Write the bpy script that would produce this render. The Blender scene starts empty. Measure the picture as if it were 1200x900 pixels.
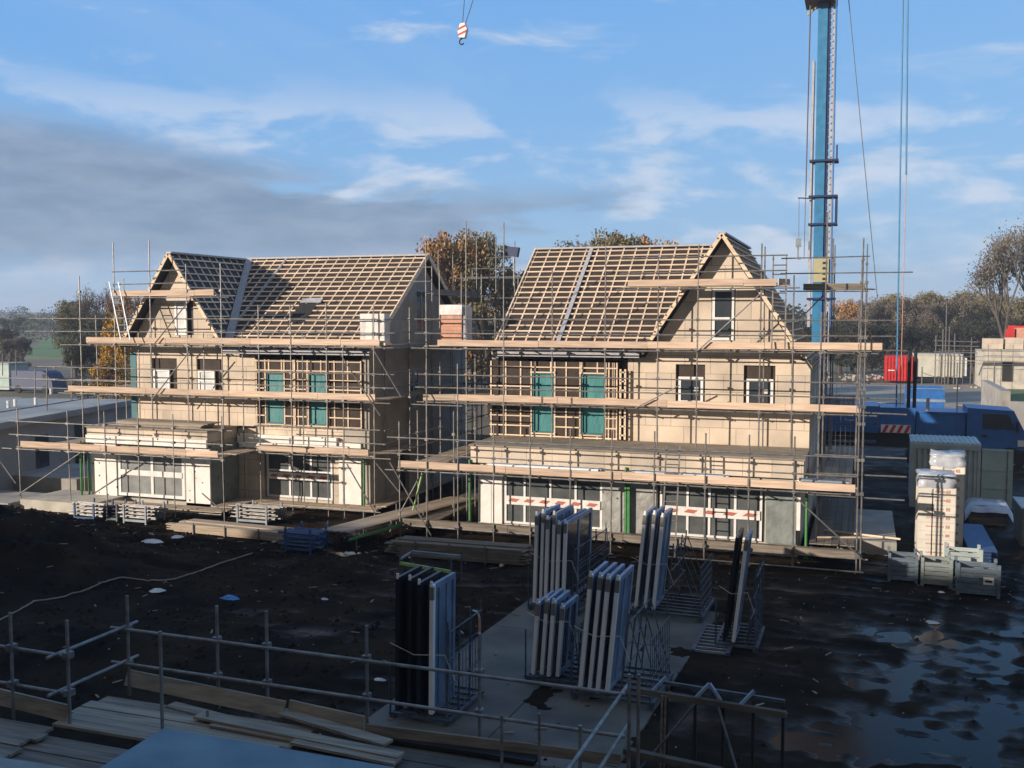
import bpy, math, random
from mathutils import Vector, noise
random.seed(7)
R=math.radians
sc=bpy.context.scene
COL=sc.collection
# ---------------------------------------------------------------- camera
TH=R(19.2); PT=R(3.9); CAM=Vector((2.65,-4.55,7.6)); FPX=1180.
cam=bpy.data.cameras.new('camera'); co=bpy.data.objects.new('camera',cam); COL.objects.link(co)
cam.sensor_width=36; cam.lens=36*FPX/1200; cam.clip_end=6000; cam.clip_start=.05
co.location=CAM; co.rotation_euler=(math.pi/2-PT,0,TH); sc.camera=co
FW=Vector((-math.sin(TH)*math.cos(PT),math.cos(TH)*math.cos(PT),-math.sin(PT)))
RT=Vector((math.cos(TH),math.sin(TH),0)); UP=RT.cross(FW)
def at(px,py,X=None,Y=None,Z=None):
    """survey helper: photo pixel -> point on a known world plane"""
    d=FW+RT*((px-600)/FPX)+UP*((450-py)/FPX)
    t=(X-CAM.x)/d.x if X is not None else (Y-CAM.y)/d.y if Y is not None else (Z-CAM.z)/d.z
    return CAM+d*t
def ax(px,Y,py=450): return at(px,py,Y=Y).x

# ---------------------------------------------------------------- materials
MATS={}
def mat(name,col,rough=.8,col2=None,scale=3.,stretch=(1,1,1),metal=0.,bump=0.,bscale=None,island=0.,spec=.5,detail=6,contrast=(.35,.65),extra=None,trans=0.):
    m=bpy.data.materials.new(name); m.use_nodes=True; nt=m.node_tree; N=nt.nodes; L=nt.links
    b=N['Principled BSDF']; b.inputs['Roughness'].default_value=rough; b.inputs['Metallic'].default_value=metal
    b.inputs['Specular IOR Level'].default_value=spec
    if trans: b.inputs['Transmission Weight'].default_value=trans
    tc=N.new('ShaderNodeTexCoord'); mp=N.new('ShaderNodeMapping'); mp.inputs['Scale'].default_value=stretch
    L.new(tc.outputs['Object'],mp.inputs['Vector'])
    if col2 is None: col2=tuple(c*.72 for c in col)
    nz=N.new('ShaderNodeTexNoise'); nz.inputs['Scale'].default_value=scale; nz.inputs['Detail'].default_value=detail
    L.new(mp.outputs[0],nz.inputs['Vector'])
    rp=N.new('ShaderNodeValToRGB'); rp.color_ramp.elements[0].position=contrast[0]; rp.color_ramp.elements[1].position=contrast[1]
    rp.color_ramp.elements[0].color=(*col2,1); rp.color_ramp.elements[1].color=(*col,1)
    L.new(nz.outputs['Fac'],rp.inputs['Fac']); out=rp.outputs['Color']
    if island:
        g=N.new('ShaderNodeNewGeometry'); mr=N.new('ShaderNodeMapRange')
        mr.inputs['To Min'].default_value=1-island; mr.inputs['To Max'].default_value=1+island*.7
        L.new(g.outputs['Random Per Island'],mr.inputs['Value'])
        hs=N.new('ShaderNodeHueSaturation'); L.new(out,hs.inputs['Color']); L.new(mr.outputs[0],hs.inputs['Value']); out=hs.outputs['Color']
    if extra: out=extra(nt,mp,out,b)
    L.new(out,b.inputs['Base Color'])
    if bump:
        n2=N.new('ShaderNodeTexNoise'); n2.inputs['Scale'].default_value=bscale or scale*4; n2.inputs['Detail'].default_value=8
        L.new(mp.outputs[0],n2.inputs['Vector'])
        bp=N.new('ShaderNodeBump'); bp.inputs['Strength'].default_value=bump; bp.inputs['Distance'].default_value=.03
        L.new(n2.outputs['Fac'],bp.inputs['Height']); L.new(bp.outputs[0],b.inputs['Normal'])
    MATS[name]=m; return m
def blocks(w,h,mortar,ms=.006,off=.5):
    def ex(nt,mp,out,b):
        N=nt.nodes; L=nt.links
        sep=N.new('ShaderNodeSeparateXYZ'); L.new(mp.outputs[0],sep.inputs[0])
        ad=N.new('ShaderNodeMath'); ad.operation='ADD'; L.new(sep.outputs['X'],ad.inputs[0]); L.new(sep.outputs['Y'],ad.inputs[1])
        cb=N.new('ShaderNodeCombineXYZ'); L.new(ad.outputs[0],cb.inputs['X']); L.new(sep.outputs['Z'],cb.inputs['Y'])
        br=N.new('ShaderNodeTexBrick'); br.inputs['Scale'].default_value=1; br.inputs['Brick Width'].default_value=w; br.inputs['Row Height'].default_value=h
        br.inputs['Mortar Size'].default_value=ms; br.inputs['Mortar Smooth'].default_value=.2; br.offset=off
        br.inputs['Color1'].default_value=(.86,.86,.86,1); br.inputs['Color2'].default_value=(1.08,1.05,1.0,1); br.inputs['Mortar'].default_value=(*mortar,1)
        L.new(cb.outputs[0],br.inputs['Vector'])
        mx=N.new('ShaderNodeMix'); mx.data_type='RGBA'; mx.blend_type='MULTIPLY'; mx.inputs[0].default_value=1
        L.new(out,mx.inputs[6]); L.new(br.outputs['Color'],mx.inputs[7]); return mx.outputs[2]
    return ex
WALL=mat('cream_block',(.66,.565,.46),.92,(.47,.405,.33),.9,bump=.35,bscale=22,detail=12,contrast=(.32,.62),extra=blocks(.9,.62,(.50,.46,.41),.010))
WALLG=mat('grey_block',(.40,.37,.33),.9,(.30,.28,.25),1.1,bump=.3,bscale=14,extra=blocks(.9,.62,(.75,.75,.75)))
PINE=mat('pine_batten',(.82,.65,.475),.75,(.58,.45,.32),4,(.3,.3,3),island=.18,bump=.1)
BOARD=mat('scaffold_board',(.46,.37,.275),.85,(.29,.235,.175),2.2,(.5,6,6),island=.28,bump=.25,bscale=9)
BOARD2=mat('damp_shade_board',(.31,.265,.195),.8,(.18,.15,.115),2.2,(.5,6,6),island=.25,bump=.3,bscale=9)  # damp boards, also darkened to carry the shade of the foreground
BOARDF=mat('scaffold_board_shaded',(.22,.185,.145),.85,(.11,.093,.075),2.2,(.5,6,6),island=.3,bump=.35,bscale=9)  # darker copy of the plain boards, shade put into its colour
TOE=mat('toe_board',(.62,.46,.345),.8,(.42,.315,.235),2,(.5,4,8),island=.30,bump=.2,bscale=8)
MEMB=mat('brown_membrane',(.052,.033,.023),.8,(.028,.019,.014),2.5,bump=.5,bscale=6)
MEMG=mat('grey_membrane',(.04,.043,.05),.75,(.026,.028,.033),2.5,bump=.5,bscale=6)
STRIP=mat('grey_strip',(.42,.42,.43),.6,(.33,.33,.35),5)
STEEL=mat('galvanised_tube',(.27,.26,.25),.5,(.16,.15,.14),6,metal=.55,island=.22,bump=.1)
STEELD=mat('dull_tube',(.22,.225,.235),.5,(.13,.125,.12),6,metal=.5,island=.15)
WHITE=mat('white_frame',(.78,.78,.76),.4,(.68,.68,.66),5)
WHITED=mat('window_film',(.62,.64,.64),.5,(.45,.47,.48),2,bump=.3)
GLASS=mat('dark_glass',(.05,.06,.068),.12,(.035,.042,.05),1.2,spec=.8,bump=.02,bscale=1.5)
GLASSM=mat('hazy_glass',(.115,.125,.125),.22,(.075,.082,.085),1.6,bump=.25,bscale=5)
GLASSG=mat('grey_film_glass',(.27,.285,.275),.35,(.17,.18,.18),1.6,bump=.3,bscale=5)
TEAL=mat('teal_film',(.05,.24,.24),.5,(.03,.16,.17),2,(1,1,.4),bump=.6,bscale=7)
TEALD=mat('teal_board',(.03,.15,.17),.6,(.02,.10,.12),2)
def dots(nt,mp,out,b):
    N=nt.nodes; L=nt.links
    v=N.new('ShaderNodeTexVoronoi'); v.inputs['Scale'].default_value=2.6; v.inputs['Randomness'].default_value=.55
    L.new(mp.outputs[0],v.inputs['Vector'])
    lt=N.new('ShaderNodeMath'); lt.operation='LESS_THAN'; lt.inputs[1].default_value=.11; L.new(v.outputs['Distance'],lt.inputs[0])
    mx=N.new('ShaderNodeMix'); mx.data_type='RGBA'; L.new(lt.outputs[0],mx.inputs[0]); L.new(out,mx.inputs[6]); mx.inputs[7].default_value=(.05,.05,.05,1)
    return mx.outputs[2]
INSW=mat('white_insulation',(.80,.77,.72),.7,(.70,.67,.62),2,bump=.35,bscale=7,extra=dots)
INSS=mat('silver_insulation',(.50,.50,.47),.38,(.34,.34,.32),3,metal=.35,bump=.7,bscale=6,extra=dots)
INSG=mat('grey_insulation',(.27,.30,.285),.5,(.19,.215,.205),2.4,metal=.2,bump=.5,bscale=6,extra=dots)
GREEN=mat('green_prop',(.06,.24,.07),.5,(.045,.17,.05),5)
YEL=mat('yellow_prop',(.5,.42,.07),.5)
LGREEN=mat('pale_green_brace',(.35,.55,.18),.5)
REDP=mat('red_print',(.50,.13,.085),.6,(.40,.13,.10),20)
TAPE=mat('white_tape',(.80,.77,.72),.45,(.66,.63,.6),4,bump=.3)
FELT=mat('flat_roof_felt',(.30,.255,.20),.9,(.19,.165,.135),1.4,bump=.5,bscale=5,contrast=(.3,.7))
CONC=mat('concrete',(.36,.345,.31),.9,(.22,.21,.19),1.2,bump=.4,bscale=9,contrast=(.3,.7))
CONCL=mat('pale_concrete',(.52,.49,.42),.9,(.38,.355,.3),1.6,bump=.4,bscale=9)
PAVE=mat('muddy_concrete',(.15,.14,.115),.8,(.06,.055,.045),.7,bump=.5,bscale=6,contrast=(.32,.68))
ASPH=mat('road_asphalt',(.33,.31,.26),.85,(.22,.205,.17),.15,bump=.3,bscale=4)
GREYW=mat('grey_render',(.30,.30,.30),.85,(.235,.235,.235),.8,bump=.2)
ROOFL=mat('pale_roof_sheet',(.36,.37,.34),.7,(.26,.27,.25),.5,bump=.2)
DARK=mat('interior_shade',(.025,.022,.02),.9)  # near-black standing in for the shade inside gaps and openings
BLUEC=mat('crane_blue',(.04,.21,.40),.38,(.03,.16,.32),3,spec=.6)
BLUET=mat('truck_blue',(.025,.14,.42),.4,(.018,.10,.32),2,spec=.6)
BLUED=mat('dark_blue',(.012,.03,.11),.5)
YPLATE=mat('yellow_plate',(.42,.38,.20),.5,(.36,.34,.24),4)
ORED=mat('red_paint',(.58,.025,.02),.45,(.42,.02,.02),2)
BLACK=mat('black_plastic',(.012,.012,.014),.35,(.02,.02,.022),4,bump=.1)
RUB=mat('rubber',(.02,.02,.02),.85)
FRAMEB=mat('pale_blue_frame',(.80,.82,.83),.42,(.62,.65,.68),3,(1,1,.3),bump=.08)
FRAMES=mat('blue_side_frame',(.24,.31,.43),.45,(.15,.20,.29),3,bump=.1)
FILMB=mat('blue_film',(.19,.29,.42),.35,(.08,.13,.21),1.2,bump=.6,bscale=4)
CAPG=mat('grey_end_cap',(.20,.19,.17),.6)
RACKM=mat('rack_steel',(.12,.14,.17),.55,(.06,.075,.095),5,metal=.4)
RACKG=mat('grey_blue_rack',(.30,.34,.37),.5,(.20,.235,.27),4,metal=.3,island=.2)
RACKB=mat('blue_rack',(.06,.12,.25),.5,(.04,.08,.18),4,metal=.3,island=.3)
CRATE=mat('grey_green_crate',(.25,.285,.27),.7,(.17,.195,.19),3,(1,1,4),bump=.2)
CRATEB=mat('blue_grey_crate',(.13,.17,.20),.7,(.075,.10,.13),3,(1,1,4),bump=.2)
CONTM=mat('container_paint',(.42,.48,.46),.6,(.30,.35,.34),1.4,bump=.1)
CONTD=mat('container_door',(.38,.48,.45),.6,(.29,.38,.36),1.4)
TRAIL=mat('grey_trailer',(.52,.51,.44),.7,(.42,.41,.35),.8)
PACK=mat('cream_pack',(.70,.66,.57),.55,(.60,.565,.49),2,bump=.15)
WRAP=mat('plastic_wrap',(.50,.53,.57),.16,(.33,.35,.39),2,bump=.9,bscale=5,spec=.9)
WRAPW=mat('white_wrap',(.74,.72,.70),.3,(.55,.53,.51),1.8,bump=.9,bscale=5)
PINKB=mat('pink_brick_pack',(.60,.33,.23),.8,(.50,.27,.19),3,extra=blocks(.28,.14,(.8,.7,.65),.01))
BARK=mat('bark',(.10,.085,.07),.9,(.06,.05,.042),4,bump=.5)
def leaf(name,c,c2): return mat(name,c,.75,c2,.5,island=.45,spec=.2,contrast=(.38,.62))
LOR=leaf('autumn_leaves',(.52,.27,.10),(.30,.19,.09))
LOL=leaf('olive_leaves',(.235,.195,.085),(.14,.12,.06))
LGR=leaf('green_leaves',(.10,.12,.05),(.06,.075,.034))
LBR=leaf('brown_twigs',(.20,.165,.12),(.13,.11,.085))
LYE=leaf('yellow_leaves',(.62,.36,.05),(.40,.25,.05))
LFAR=leaf('far_leaves',(.15,.125,.075),(.085,.075,.05))
LDK=leaf('dark_leaves',(.065,.065,.04),(.042,.042,.028))
GRASS=mat('field_grass',(.11,.20,.05),.9,(.055,.125,.03),.03)
MOSS=mat('verge_grass',(.14,.19,.04),.9,(.09,.11,.035),1.2,bump=.6)
BARKL=mat('pale_scrap',(.30,.25,.18),.9,(.16,.13,.09),4)
MUD=mat('mud',(.031,.0215,.0125),.85,(.009,.0068,.005),.55,bump=1.,bscale=5,contrast=(.3,.7),spec=.12)
FARG=mat('far_ground',(.17,.14,.09),.95,(.085,.08,.05),.05)
WATER=mat('puddle_water',(.014,.012,.010),.13,(.008,.007,.006),1,spec=.09,bump=.06,bscale=5)
BSHEET=mat('blue_sheet',(.14,.22,.26),.6,(.08,.14,.18),1.4,bump=.35,bscale=3,contrast=(.3,.7))
LITW=mat('white_litter',(.75,.73,.70),.6)
LITB=mat('blue_litter',(.06,.22,.55),.4)
ROPE=mat('rope',(.30,.27,.22),.8)
CABLE=mat('steel_rope',(.10,.10,.11),.6)
BRKR=mat('dark_roof_tile',(.08,.07,.065),.8)

def wet(m):
    nt=m.node_tree; N=nt.nodes; L=nt.links; b=N['Principled BSDF']
    g=N.new('ShaderNodeNewGeometry'); sp=N.new('ShaderNodeSeparateXYZ'); L.new(g.outputs['Position'],sp.inputs[0])
    nz=N.new('ShaderNodeTexNoise'); nz.inputs['Scale'].default_value=.9; nz.inputs['Detail'].default_value=7; L.new(g.outputs['Position'],nz.inputs['Vector'])
    ma=N.new('ShaderNodeMath'); ma.operation='MULTIPLY_ADD'; L.new(nz.outputs['Fac'],ma.inputs[0]); ma.inputs[1].default_value=-.16; L.new(sp.outputs['Z'],ma.inputs[2])
    r=N.new('ShaderNodeMapRange'); r.inputs[1].default_value=-.125; r.inputs[2].default_value=-.05; r.inputs[3].default_value=.34; r.inputs[4].default_value=.88; L.new(ma.outputs[0],r.inputs[0]); L.new(r.outputs[0],b.inputs['Roughness'])
    q=N.new('ShaderNodeMapRange'); q.inputs[1].default_value=-.125; q.inputs[2].default_value=-.05; q.inputs[3].default_value=.2; q.inputs[4].default_value=.04; L.new(ma.outputs[0],q.inputs[0]); L.new(q.outputs[0],b.inputs['Specular IOR Level'])
wet(MUD)
# ---------------------------------------------------------------- mesh building
ORG={}
class MB:
    def __init__(s): s.v=[]; s.f=[]
    def add(s,vs,fs):
        n=len(s.v); s.v+= [tuple(p) for p in vs]; s.f+=[tuple(i+n for i in f) for f in fs]; return s
    def box(s,x0,x1,y0,y1,z0,z1):
        return s.add([(x0,y0,z0),(x1,y0,z0),(x1,y1,z0),(x0,y1,z0),(x0,y0,z1),(x1,y0,z1),(x1,y1,z1),(x0,y1,z1)],
          [(0,3,2,1),(4,5,6,7),(0,1,5,4),(1,2,6,5),(2,3,7,6),(3,0,4,7)])
    def bar(s,p,q,w,h,up=(0,0,1)):
        p=Vector(p);q=Vector(q);d=(q-p).normalized();up=Vector(up)
        if abs(d.dot(up))>.99: up=Vector((0,1,0))
        a=d.cross(up).normalized()*w/2; b=a.cross(d).normalized()*h/2
        vs=[p-a-b,p+a-b,p+a+b,p-a+b,q-a-b,q+a-b,q+a+b,q-a+b]
        return s.add(vs,[(0,1,2,3),(7,6,5,4),(0,4,5,1),(1,5,6,2),(2,6,7,3),(3,7,4,0)])
    def tube(s,p,q,r,r2=None,n=7):
        p=Vector(p);q=Vector(q);d=(q-p).normalized();up=Vector((0,0,1)) if abs(d.z)<.9 else Vector((0,1,0))
        a=d.cross(up).normalized();b=a.cross(d); r2=r if r2 is None else r2
        vs=[p+(a*math.cos(t)+b*math.sin(t))*r for t in [2*math.pi*i/n for i in range(n)]]+[q+(a*math.cos(t)+b*math.sin(t))*r2 for t in [2*math.pi*i/n for i in range(n)]]
        return s.add(vs,[(i,i+n,(i+1)%n+n,(i+1)%n) for i in range(n)]+[tuple(range(n)),tuple(range(2*n-1,n-1,-1))])
    def path(s,pts,r,n=5):
        for a,b in zip(pts,pts[1:]): s.tube(a,b,r,n=n)
        return s
    def prism(s,poly,d):
        n=len(poly);d=Vector(d);vs=[Vector(p) for p in poly];vs+= [p+d for p in vs]
        return s.add(vs,[tuple(range(n-1,-1,-1)),tuple(range(n,2*n))]+[(i,(i+1)%n,(i+1)%n+n,i+n) for i in range(n)])
    def build(s,name,m,parent=None,label=None,cat=None,group=None,kind=None,smooth=False):
        o0=ORG.get(parent.name,(0,0,0)) if parent else (0,0,0)
        me=bpy.data.meshes.new(name)
        if parent is None and kind is None:
            xs=[p[0] for p in s.v];ys=[p[1] for p in s.v];zs=[p[2] for p in s.v]
            o0=((min(xs)+max(xs))/2,(min(ys)+max(ys))/2,min(zs))
        me.from_pydata([(p[0]-o0[0],p[1]-o0[1],p[2]-o0[2]) for p in s.v],[],s.f)
        me.materials.append(m)
        if smooth: me.polygons.foreach_set('use_smooth',[True]*len(me.polygons))
        me.validate(); me.update()
        o=bpy.data.objects.new(name,me); COL.objects.link(o)
        if parent: o.parent=parent; ORG[o.name]=o0
        else:
            o.location=o0 if kind is None else (0,0,0); ORG[o.name]=o0 if kind is None else (0,0,0)
        tag(o,label,cat,group,kind); return o
def tag(o,label=None,cat=None,group=None,kind=None):
    if label: o['label']=label
    if cat: o['category']=cat; o['kind']='thing'
    if group: o['group']=group
    if kind: o['kind']=kind
def root(name,loc,label,cat,group=None,rz=0,local=False):
    o=bpy.data.objects.new(name,None); COL.objects.link(o); o.location=loc; o.rotation_euler=(0,0,rz); o.empty_display_size=.3
    ORG[o.name]=(0,0,0) if local else tuple(loc); tag(o,label,cat,group); return o
def dup(src,loc,rz,label,scale=None):
    def cp(o,par):
        c=o.copy(); COL.objects.link(c); c.parent=par
        for k in o.children: cp(k,c)
        return c
    r=cp(src,None); r.location=loc; r.rotation_euler=(0,0,rz); r['label']=label
    if scale: r.scale=scale
    return r
def clip(poly,p,n):
    out=[]
    for i,a in enumerate(poly):
        b=poly[(i+1)%len(poly)]; da=(a-p).dot(n); db=(b-p).dot(n)
        if da>=0: out.append(a)
        if (da>=0)!=(db>=0): out.append(a+(b-a)*(da/(da-db)))
    return out

# ---------------------------------------------------------------- world + sun
EL=R(14.5); AZ=R(45)   # sun behind the camera, to the left
sdir=Vector((-math.sin(AZ)*math.cos(EL),-math.cos(AZ)*math.cos(EL),math.sin(EL)))
w=bpy.data.worlds.new('World'); sc.world=w; w.use_nodes=True; nt=w.node_tree; N=nt.nodes; L=nt.links
bg=N['Background']; bg.inputs['Strength'].default_value=.10
sky=N.new('ShaderNodeTexSky'); sky.sky_type='NISHITA'; sky.sun_disc=False; sky.sun_elevation=EL; sky.sun_rotation=math.atan2(sdir.x,sdir.y)
sky.air_density=1.; sky.dust_density=.6; sky.ozone_density=2.2; sky.altitude=0
tc=N.new('ShaderNodeTexCoord'); sep=N.new('ShaderNodeSeparateXYZ'); L.new(tc.outputs['Generated'],sep.inputs[0])
def M(op,a,b=None,c=None,clampit=False):
    n=N.new('ShaderNodeMath'); n.operation=op; n.use_clamp=clampit
    for i,x in enumerate((a,b,c)):
        if x is None: continue
        if isinstance(x,(int,float)): n.inputs[i].default_value=x
        else: L.new(x,n.inputs[i])
    return n.outputs[0]
def MR(v,a,b,c=0.,d=1.,smooth=True):
    n=N.new('ShaderNodeMapRange'); n.interpolation_type='SMOOTHSTEP' if smooth else 'LINEAR'
    for i,x in zip((1,2,3,4),(a,b,c,d)): n.inputs[i].default_value=x
    L.new(v,n.inputs[0]); return n.outputs[0]
def mixc(f,a,b):
    n=N.new('ShaderNodeMix'); n.data_type='RGBA'; n.clamp_factor=True
    if isinstance(f,(int,float)): n.inputs[0].default_value=f
    else: L.new(f,n.inputs[0])
    for i,x in ((6,a),(7,b)):
        if isinstance(x,tuple): n.inputs[i].default_value=(*x,1)
        else: L.new(x,n.inputs[i])
    return n.outputs[2]
zz=M('MAXIMUM',sep.outputs['Z'],.0)
den=M('ADD',zz,.09)
cu=M('DIVIDE',sep.outputs['X'],den); cv=M('DIVIDE',sep.outputs['Y'],den)
azm=M('ARCTAN2',sep.outputs['X'],sep.outputs['Y'])   # 0 = +Y, negative to the left
def cn(x,y,sx,sy,scale,det,seed,rot=0.,dist=0.):
    cb=N.new('ShaderNodeCombineXYZ'); L.new(x,cb.inputs[0]); L.new(y,cb.inputs[1]); cb.inputs[2].default_value=seed
    mp=N.new('ShaderNodeMapping'); mp.inputs['Scale'].default_value=(sx,sy,1); mp.inputs['Rotation'].default_value=(0,0,rot); L.new(cb.outputs[0],mp.inputs[0])
    n=N.new('ShaderNodeTexNoise'); n.inputs['Scale'].default_value=scale; n.inputs['Detail'].default_value=det; n.inputs['Roughness'].default_value=.55; n.inputs['Distortion'].default_value=dist
    L.new(mp.outputs[0],n.inputs['Vector']); return n.outputs['Fac']
K=.80
blue=mixc(MR(zz,.0,.42,0,1,False),(2.1,3.9,6.0),(.72,2.75,6.7))
blue=mixc(MR(azm,-.9,.3,0.,1.),blue,mixc(.25,blue,(2.6,4.3,6.2)))
SKYC=mixc(.88,sky.outputs['Color'],blue)
# pale air towards the horizon
hz=MR(zz,.0,.2,1,0)
c0=mixc(M('MULTIPLY',hz,.15),SKYC,(3.6*K,4.2*K,5.0*K))
# thin high streaks
n1=cn(cu,cv,1,.30,.9,9,3.1,.9,.6)
wis=M('MULTIPLY',M('MULTIPLY',MR(n1,.52,.78),MR(zz,.15,.30)),.20)
n1b=cn(azm,zz,7,26,1.,8,8.7,.12,.5)
wis2=M('MULTIPLY',M('MULTIPLY',MR(n1b,.56,.78),MR(zz,.08,.14)),.75)
c1=mixc(M('MAXIMUM',wis,wis2),c0,(6.4*K,6.9*K,7.6*K))
# lit low cumulus
n2=cn(azm,zz,5,13,1.4,10,1.4,0,.25)
cum=M('MULTIPLY',M('MULTIPLY',MR(n2,.47,.62),MR(zz,.015,.05)),MR(zz,.15,.24,1,0))
c2=mixc(M('MULTIPLY',cum,.75),c1,(6.3*K,6.9*K,8.0*K))
# grey bank, heavier to the left
n3=cn(azm,zz,2.6,13,1.2,12,5.3,.04,.15)
lft=MR(azm,-.85,.22,.13,-.05)
band=M('MULTIPLY',MR(zz,.03,.07),MR(M('SUBTRACT',zz,MR(azm,-.85,-.35,.06,0.)),.095,.135,1,0))
g=MR(M('ADD',n3,lft),.46,.555)
n4=cn(azm,zz,9,30,1.5,8,2.2,0,.3)
gcol=mixc(MR(n4,.3,.72),(1.75*K,2.6*K,3.9*K),(2.75*K,3.6*K,5.0*K))
c3=mixc(M('MULTIPLY',M('MULTIPLY',g,band),.92),c2,gcol)
rear=MR(sep.outputs['Y'],-.35,.25,1,0)  # unseen dull sky behind the camera, added to cut the blue fill
gz2=mixc(cn(sep.outputs['X'],sep.outputs['Z'],3,6,1.2,6,6.6),(1.7,1.6,1.45),(2.9,2.6,2.2))
c4=mixc(M('MULTIPLY',rear,.92),c3,gz2)
L.new(c4,bg.inputs['Color'])
sl=bpy.data.lights.new('sun','SUN'); sl.energy=5.0; sl.angle=R(.53); sl.color=(1,.865,.73)
so=bpy.data.objects.new('sun',sl); COL.objects.link(so); so.rotation_euler=(-sdir).to_track_quat('-Z','Y').to_euler(); so.location=(-40,-40,30)
sc.view_settings.view_transform='Standard'; sc.view_settings.look='None'; sc.view_settings.exposure=.45; sc.view_settings.gamma=1
sc.cycles.max_bounces=5; sc.cycles.diffuse_bounces=3; sc.cycles.glossy_bounces=3; sc.cycles.transparent_max_bounces=6
sc.cycles.use_adaptive_sampling=True
try: sc.cycles.use_denoising=True
except Exception: pass

# ---------------------------------------------------------------- ground
def axis(a,b,fine0,fine1,f):
    xs=[];x=fine0
    while x<=fine1: xs.append(x); x+=f
    s=f;x=xs[-1]
    while x<b: s*=1.28; x+=s; xs.append(x)
    s=f;x=xs[0]
    while x>a: s*=1.28; x-=s; xs.insert(0,x)
    return xs
def sm(x,a,b):
    t=max(0,min(1,(x-a)/(b-a))); return t*t*(3-2*t)
PUD=[(4.6,20.6,2.3,.8,.14),(6.0,19.0,1.6,.9,.13),(4.0,18.3,1.3,.6,.12),(3.0,17.2,.8,.55,.12),(5.6,16.4,1.3,.8,.14),(3.6,15.0,1.3,.9,.15),(4.3,14.1,1.2,.6,.12),(2.4,13.6,.9,.6,.12),(6.8,17.2,.9,.6,.12),
     (-19.4,22.5,1.5,.36,.40),(-20.0,21.3,.5,.25,.5),(-16.8,19.7,.7,.2,.3),(-12.8,23.9,.4,.3,.22),(-15.3,17.7,.55,.2,.3),(-18.3,23.4,.5,.2,.25),(-10.9,19.0,.3,.14,.1),(-7.2,13.9,.35,.18,.1),(6.8,21.8,1.6,.5,.12)]
def gh(x,y):
    near=1-sm(y,32,44); nr=near*sm(x,-36,-30)*(1-sm(x,14,20))
    h=.055*noise.fractal(Vector((x*.45,y*.45,0)),1,2,4)+.05*noise.fractal(Vector((x*1.7,y*2.1,4)),1,2,4)
    h+=.045*noise.noise(Vector((x*.25+9,y*3.4+.5*x,2)))
    if x>-8:                                    # curving wheel ruts with tread marks
        w0=y-22.5-1.6*math.sin(x*.22+1); w1=(x-2.2)*.95-(y-10)*.18
        for w_,o_,dd in ((w0,0,.07),(w0,1.75,.07),(w0,3.9,.05),(w1,0,.055),(w1,1.7,.055)):
            e=(w_-o_)/.2
            if abs(e)<2.6: h-=dd*math.exp(-e*e)-.035*math.exp(-(abs(e)-1.5)**2*4)-.012*math.sin((x+y)*17)*math.exp(-e*e)
    h=h*nr+.03*nr
    h=max(h,-.035)+.012*noise.noise(Vector((x*7,y*7,1)))*nr
    h+= .0
    m=math.exp(-(((x+22.5)/4.6)**2+((y-18.2)/3.0)**2))*1.7+math.exp(-(((x+27)/3.6)**2+((y-21.8)/2.2)**2))*.9
    m+=math.exp(-(((x+13.5)/3.4)**2+((y-13.2)/1.9)**2))*.42
    h+=m*(1+.35*noise.fractal(Vector((x*.8,y*.8,7)),1,2,4))
    for (px,py,a,b,d) in PUD:
        q=((x-px)/a)**2+((y-py)/b)**2
        if q<4: h-=d*math.exp(-q)*(1+1.5*noise.noise(Vector((x*1.6,y*2.6,3)))+.4*noise.noise(Vector((x*4.3,y*6.4,5))))*.85
    # land beyond the site falls very slightly, then rises to low wooded hills
    if y>150: h+= 13*sm(y,260,520)*(.55+.6*noise.noise(Vector((x*.004+3.3,y*.002,0))))
    return h
xs=axis(-1500,1500,-34,11,.14); ys=axis(-60,3000,6,30,.14)
mb=MB(); nx=len(xs)
mb.v=[(x,y,gh(x,y)) for y in ys for x in xs]
mb.f=[(j*nx+i,j*nx+i+1,(j+1)*nx+i+1,(j+1)*nx+i) for j in range(len(ys)-1) for i in range(nx-1)]
# one sheet: muddy site near, dull earth far (two materials by distance)
g=mb.build('ground',MUD,kind='structure',smooth=True)
g.data.materials.append(FARG)
idx=[]
for p in g.data.polygons:
    c=p.center; idx.append(1 if (c.y>58+5*noise.noise(c*.2) or c.x<-60) else 0)
g.data.polygons.foreach_set('material_index',idx)
MB().add([(-23,7.5,-.043),(11,7.5,-.043),(11,25,-.043),(-23,25,-.043)],[(0,1,2,3)]).build('puddle_water',WATER,kind='structure')
# clods, stones and small site scraps trodden into the mud
rnd=random.Random(21)
for nm,m_,N_,s0,s1 in (('mud_clods',MUD,5200,.03,.11),('gravel',CONC,900,.012,.035),('wood_scraps',BARKL,260,.03,.09)):
    mb=MB()
    for i in range(N_):
        x=rnd.uniform(-29,9); y=rnd.uniform(9,26.2) if rnd.random()<.8 else rnd.uniform(22,28)
        if -6<x<-1 and 11.6<y<21.3 and nm!='wood_scraps': continue
        if nm=='mud_clods' and x>-1 and rnd.random()<.85: continue
        r_=rnd.uniform(s0,s1); z=gh(x,y); z=max(z,.09) if (-6<x<-1 and 11.6<y<21.3) else z
        if nm=='wood_scraps':
            a=rnd.uniform(0,3.14); mb.bar((x,y,z+.015),(x+math.cos(a)*r_*3,y+math.sin(a)*r_*3,z+.02),r_*.5,.015)
        else:
            mb.add([(x+r_*rnd.uniform(.6,1.2)*math.cos(t),y+r_*rnd.uniform(.6,1.2)*math.sin(t),z-.01) for t in (0,1.3,2.5,3.8,5.)]+[(x+r_*.2,y+r_*.1,z+r_*rnd.uniform(.4,.8))],[(0,1,5),(1,2,5),(2,3,5),(3,4,5),(4,0,5)])
    mb.build(nm,m_,kind='stuff')
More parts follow.
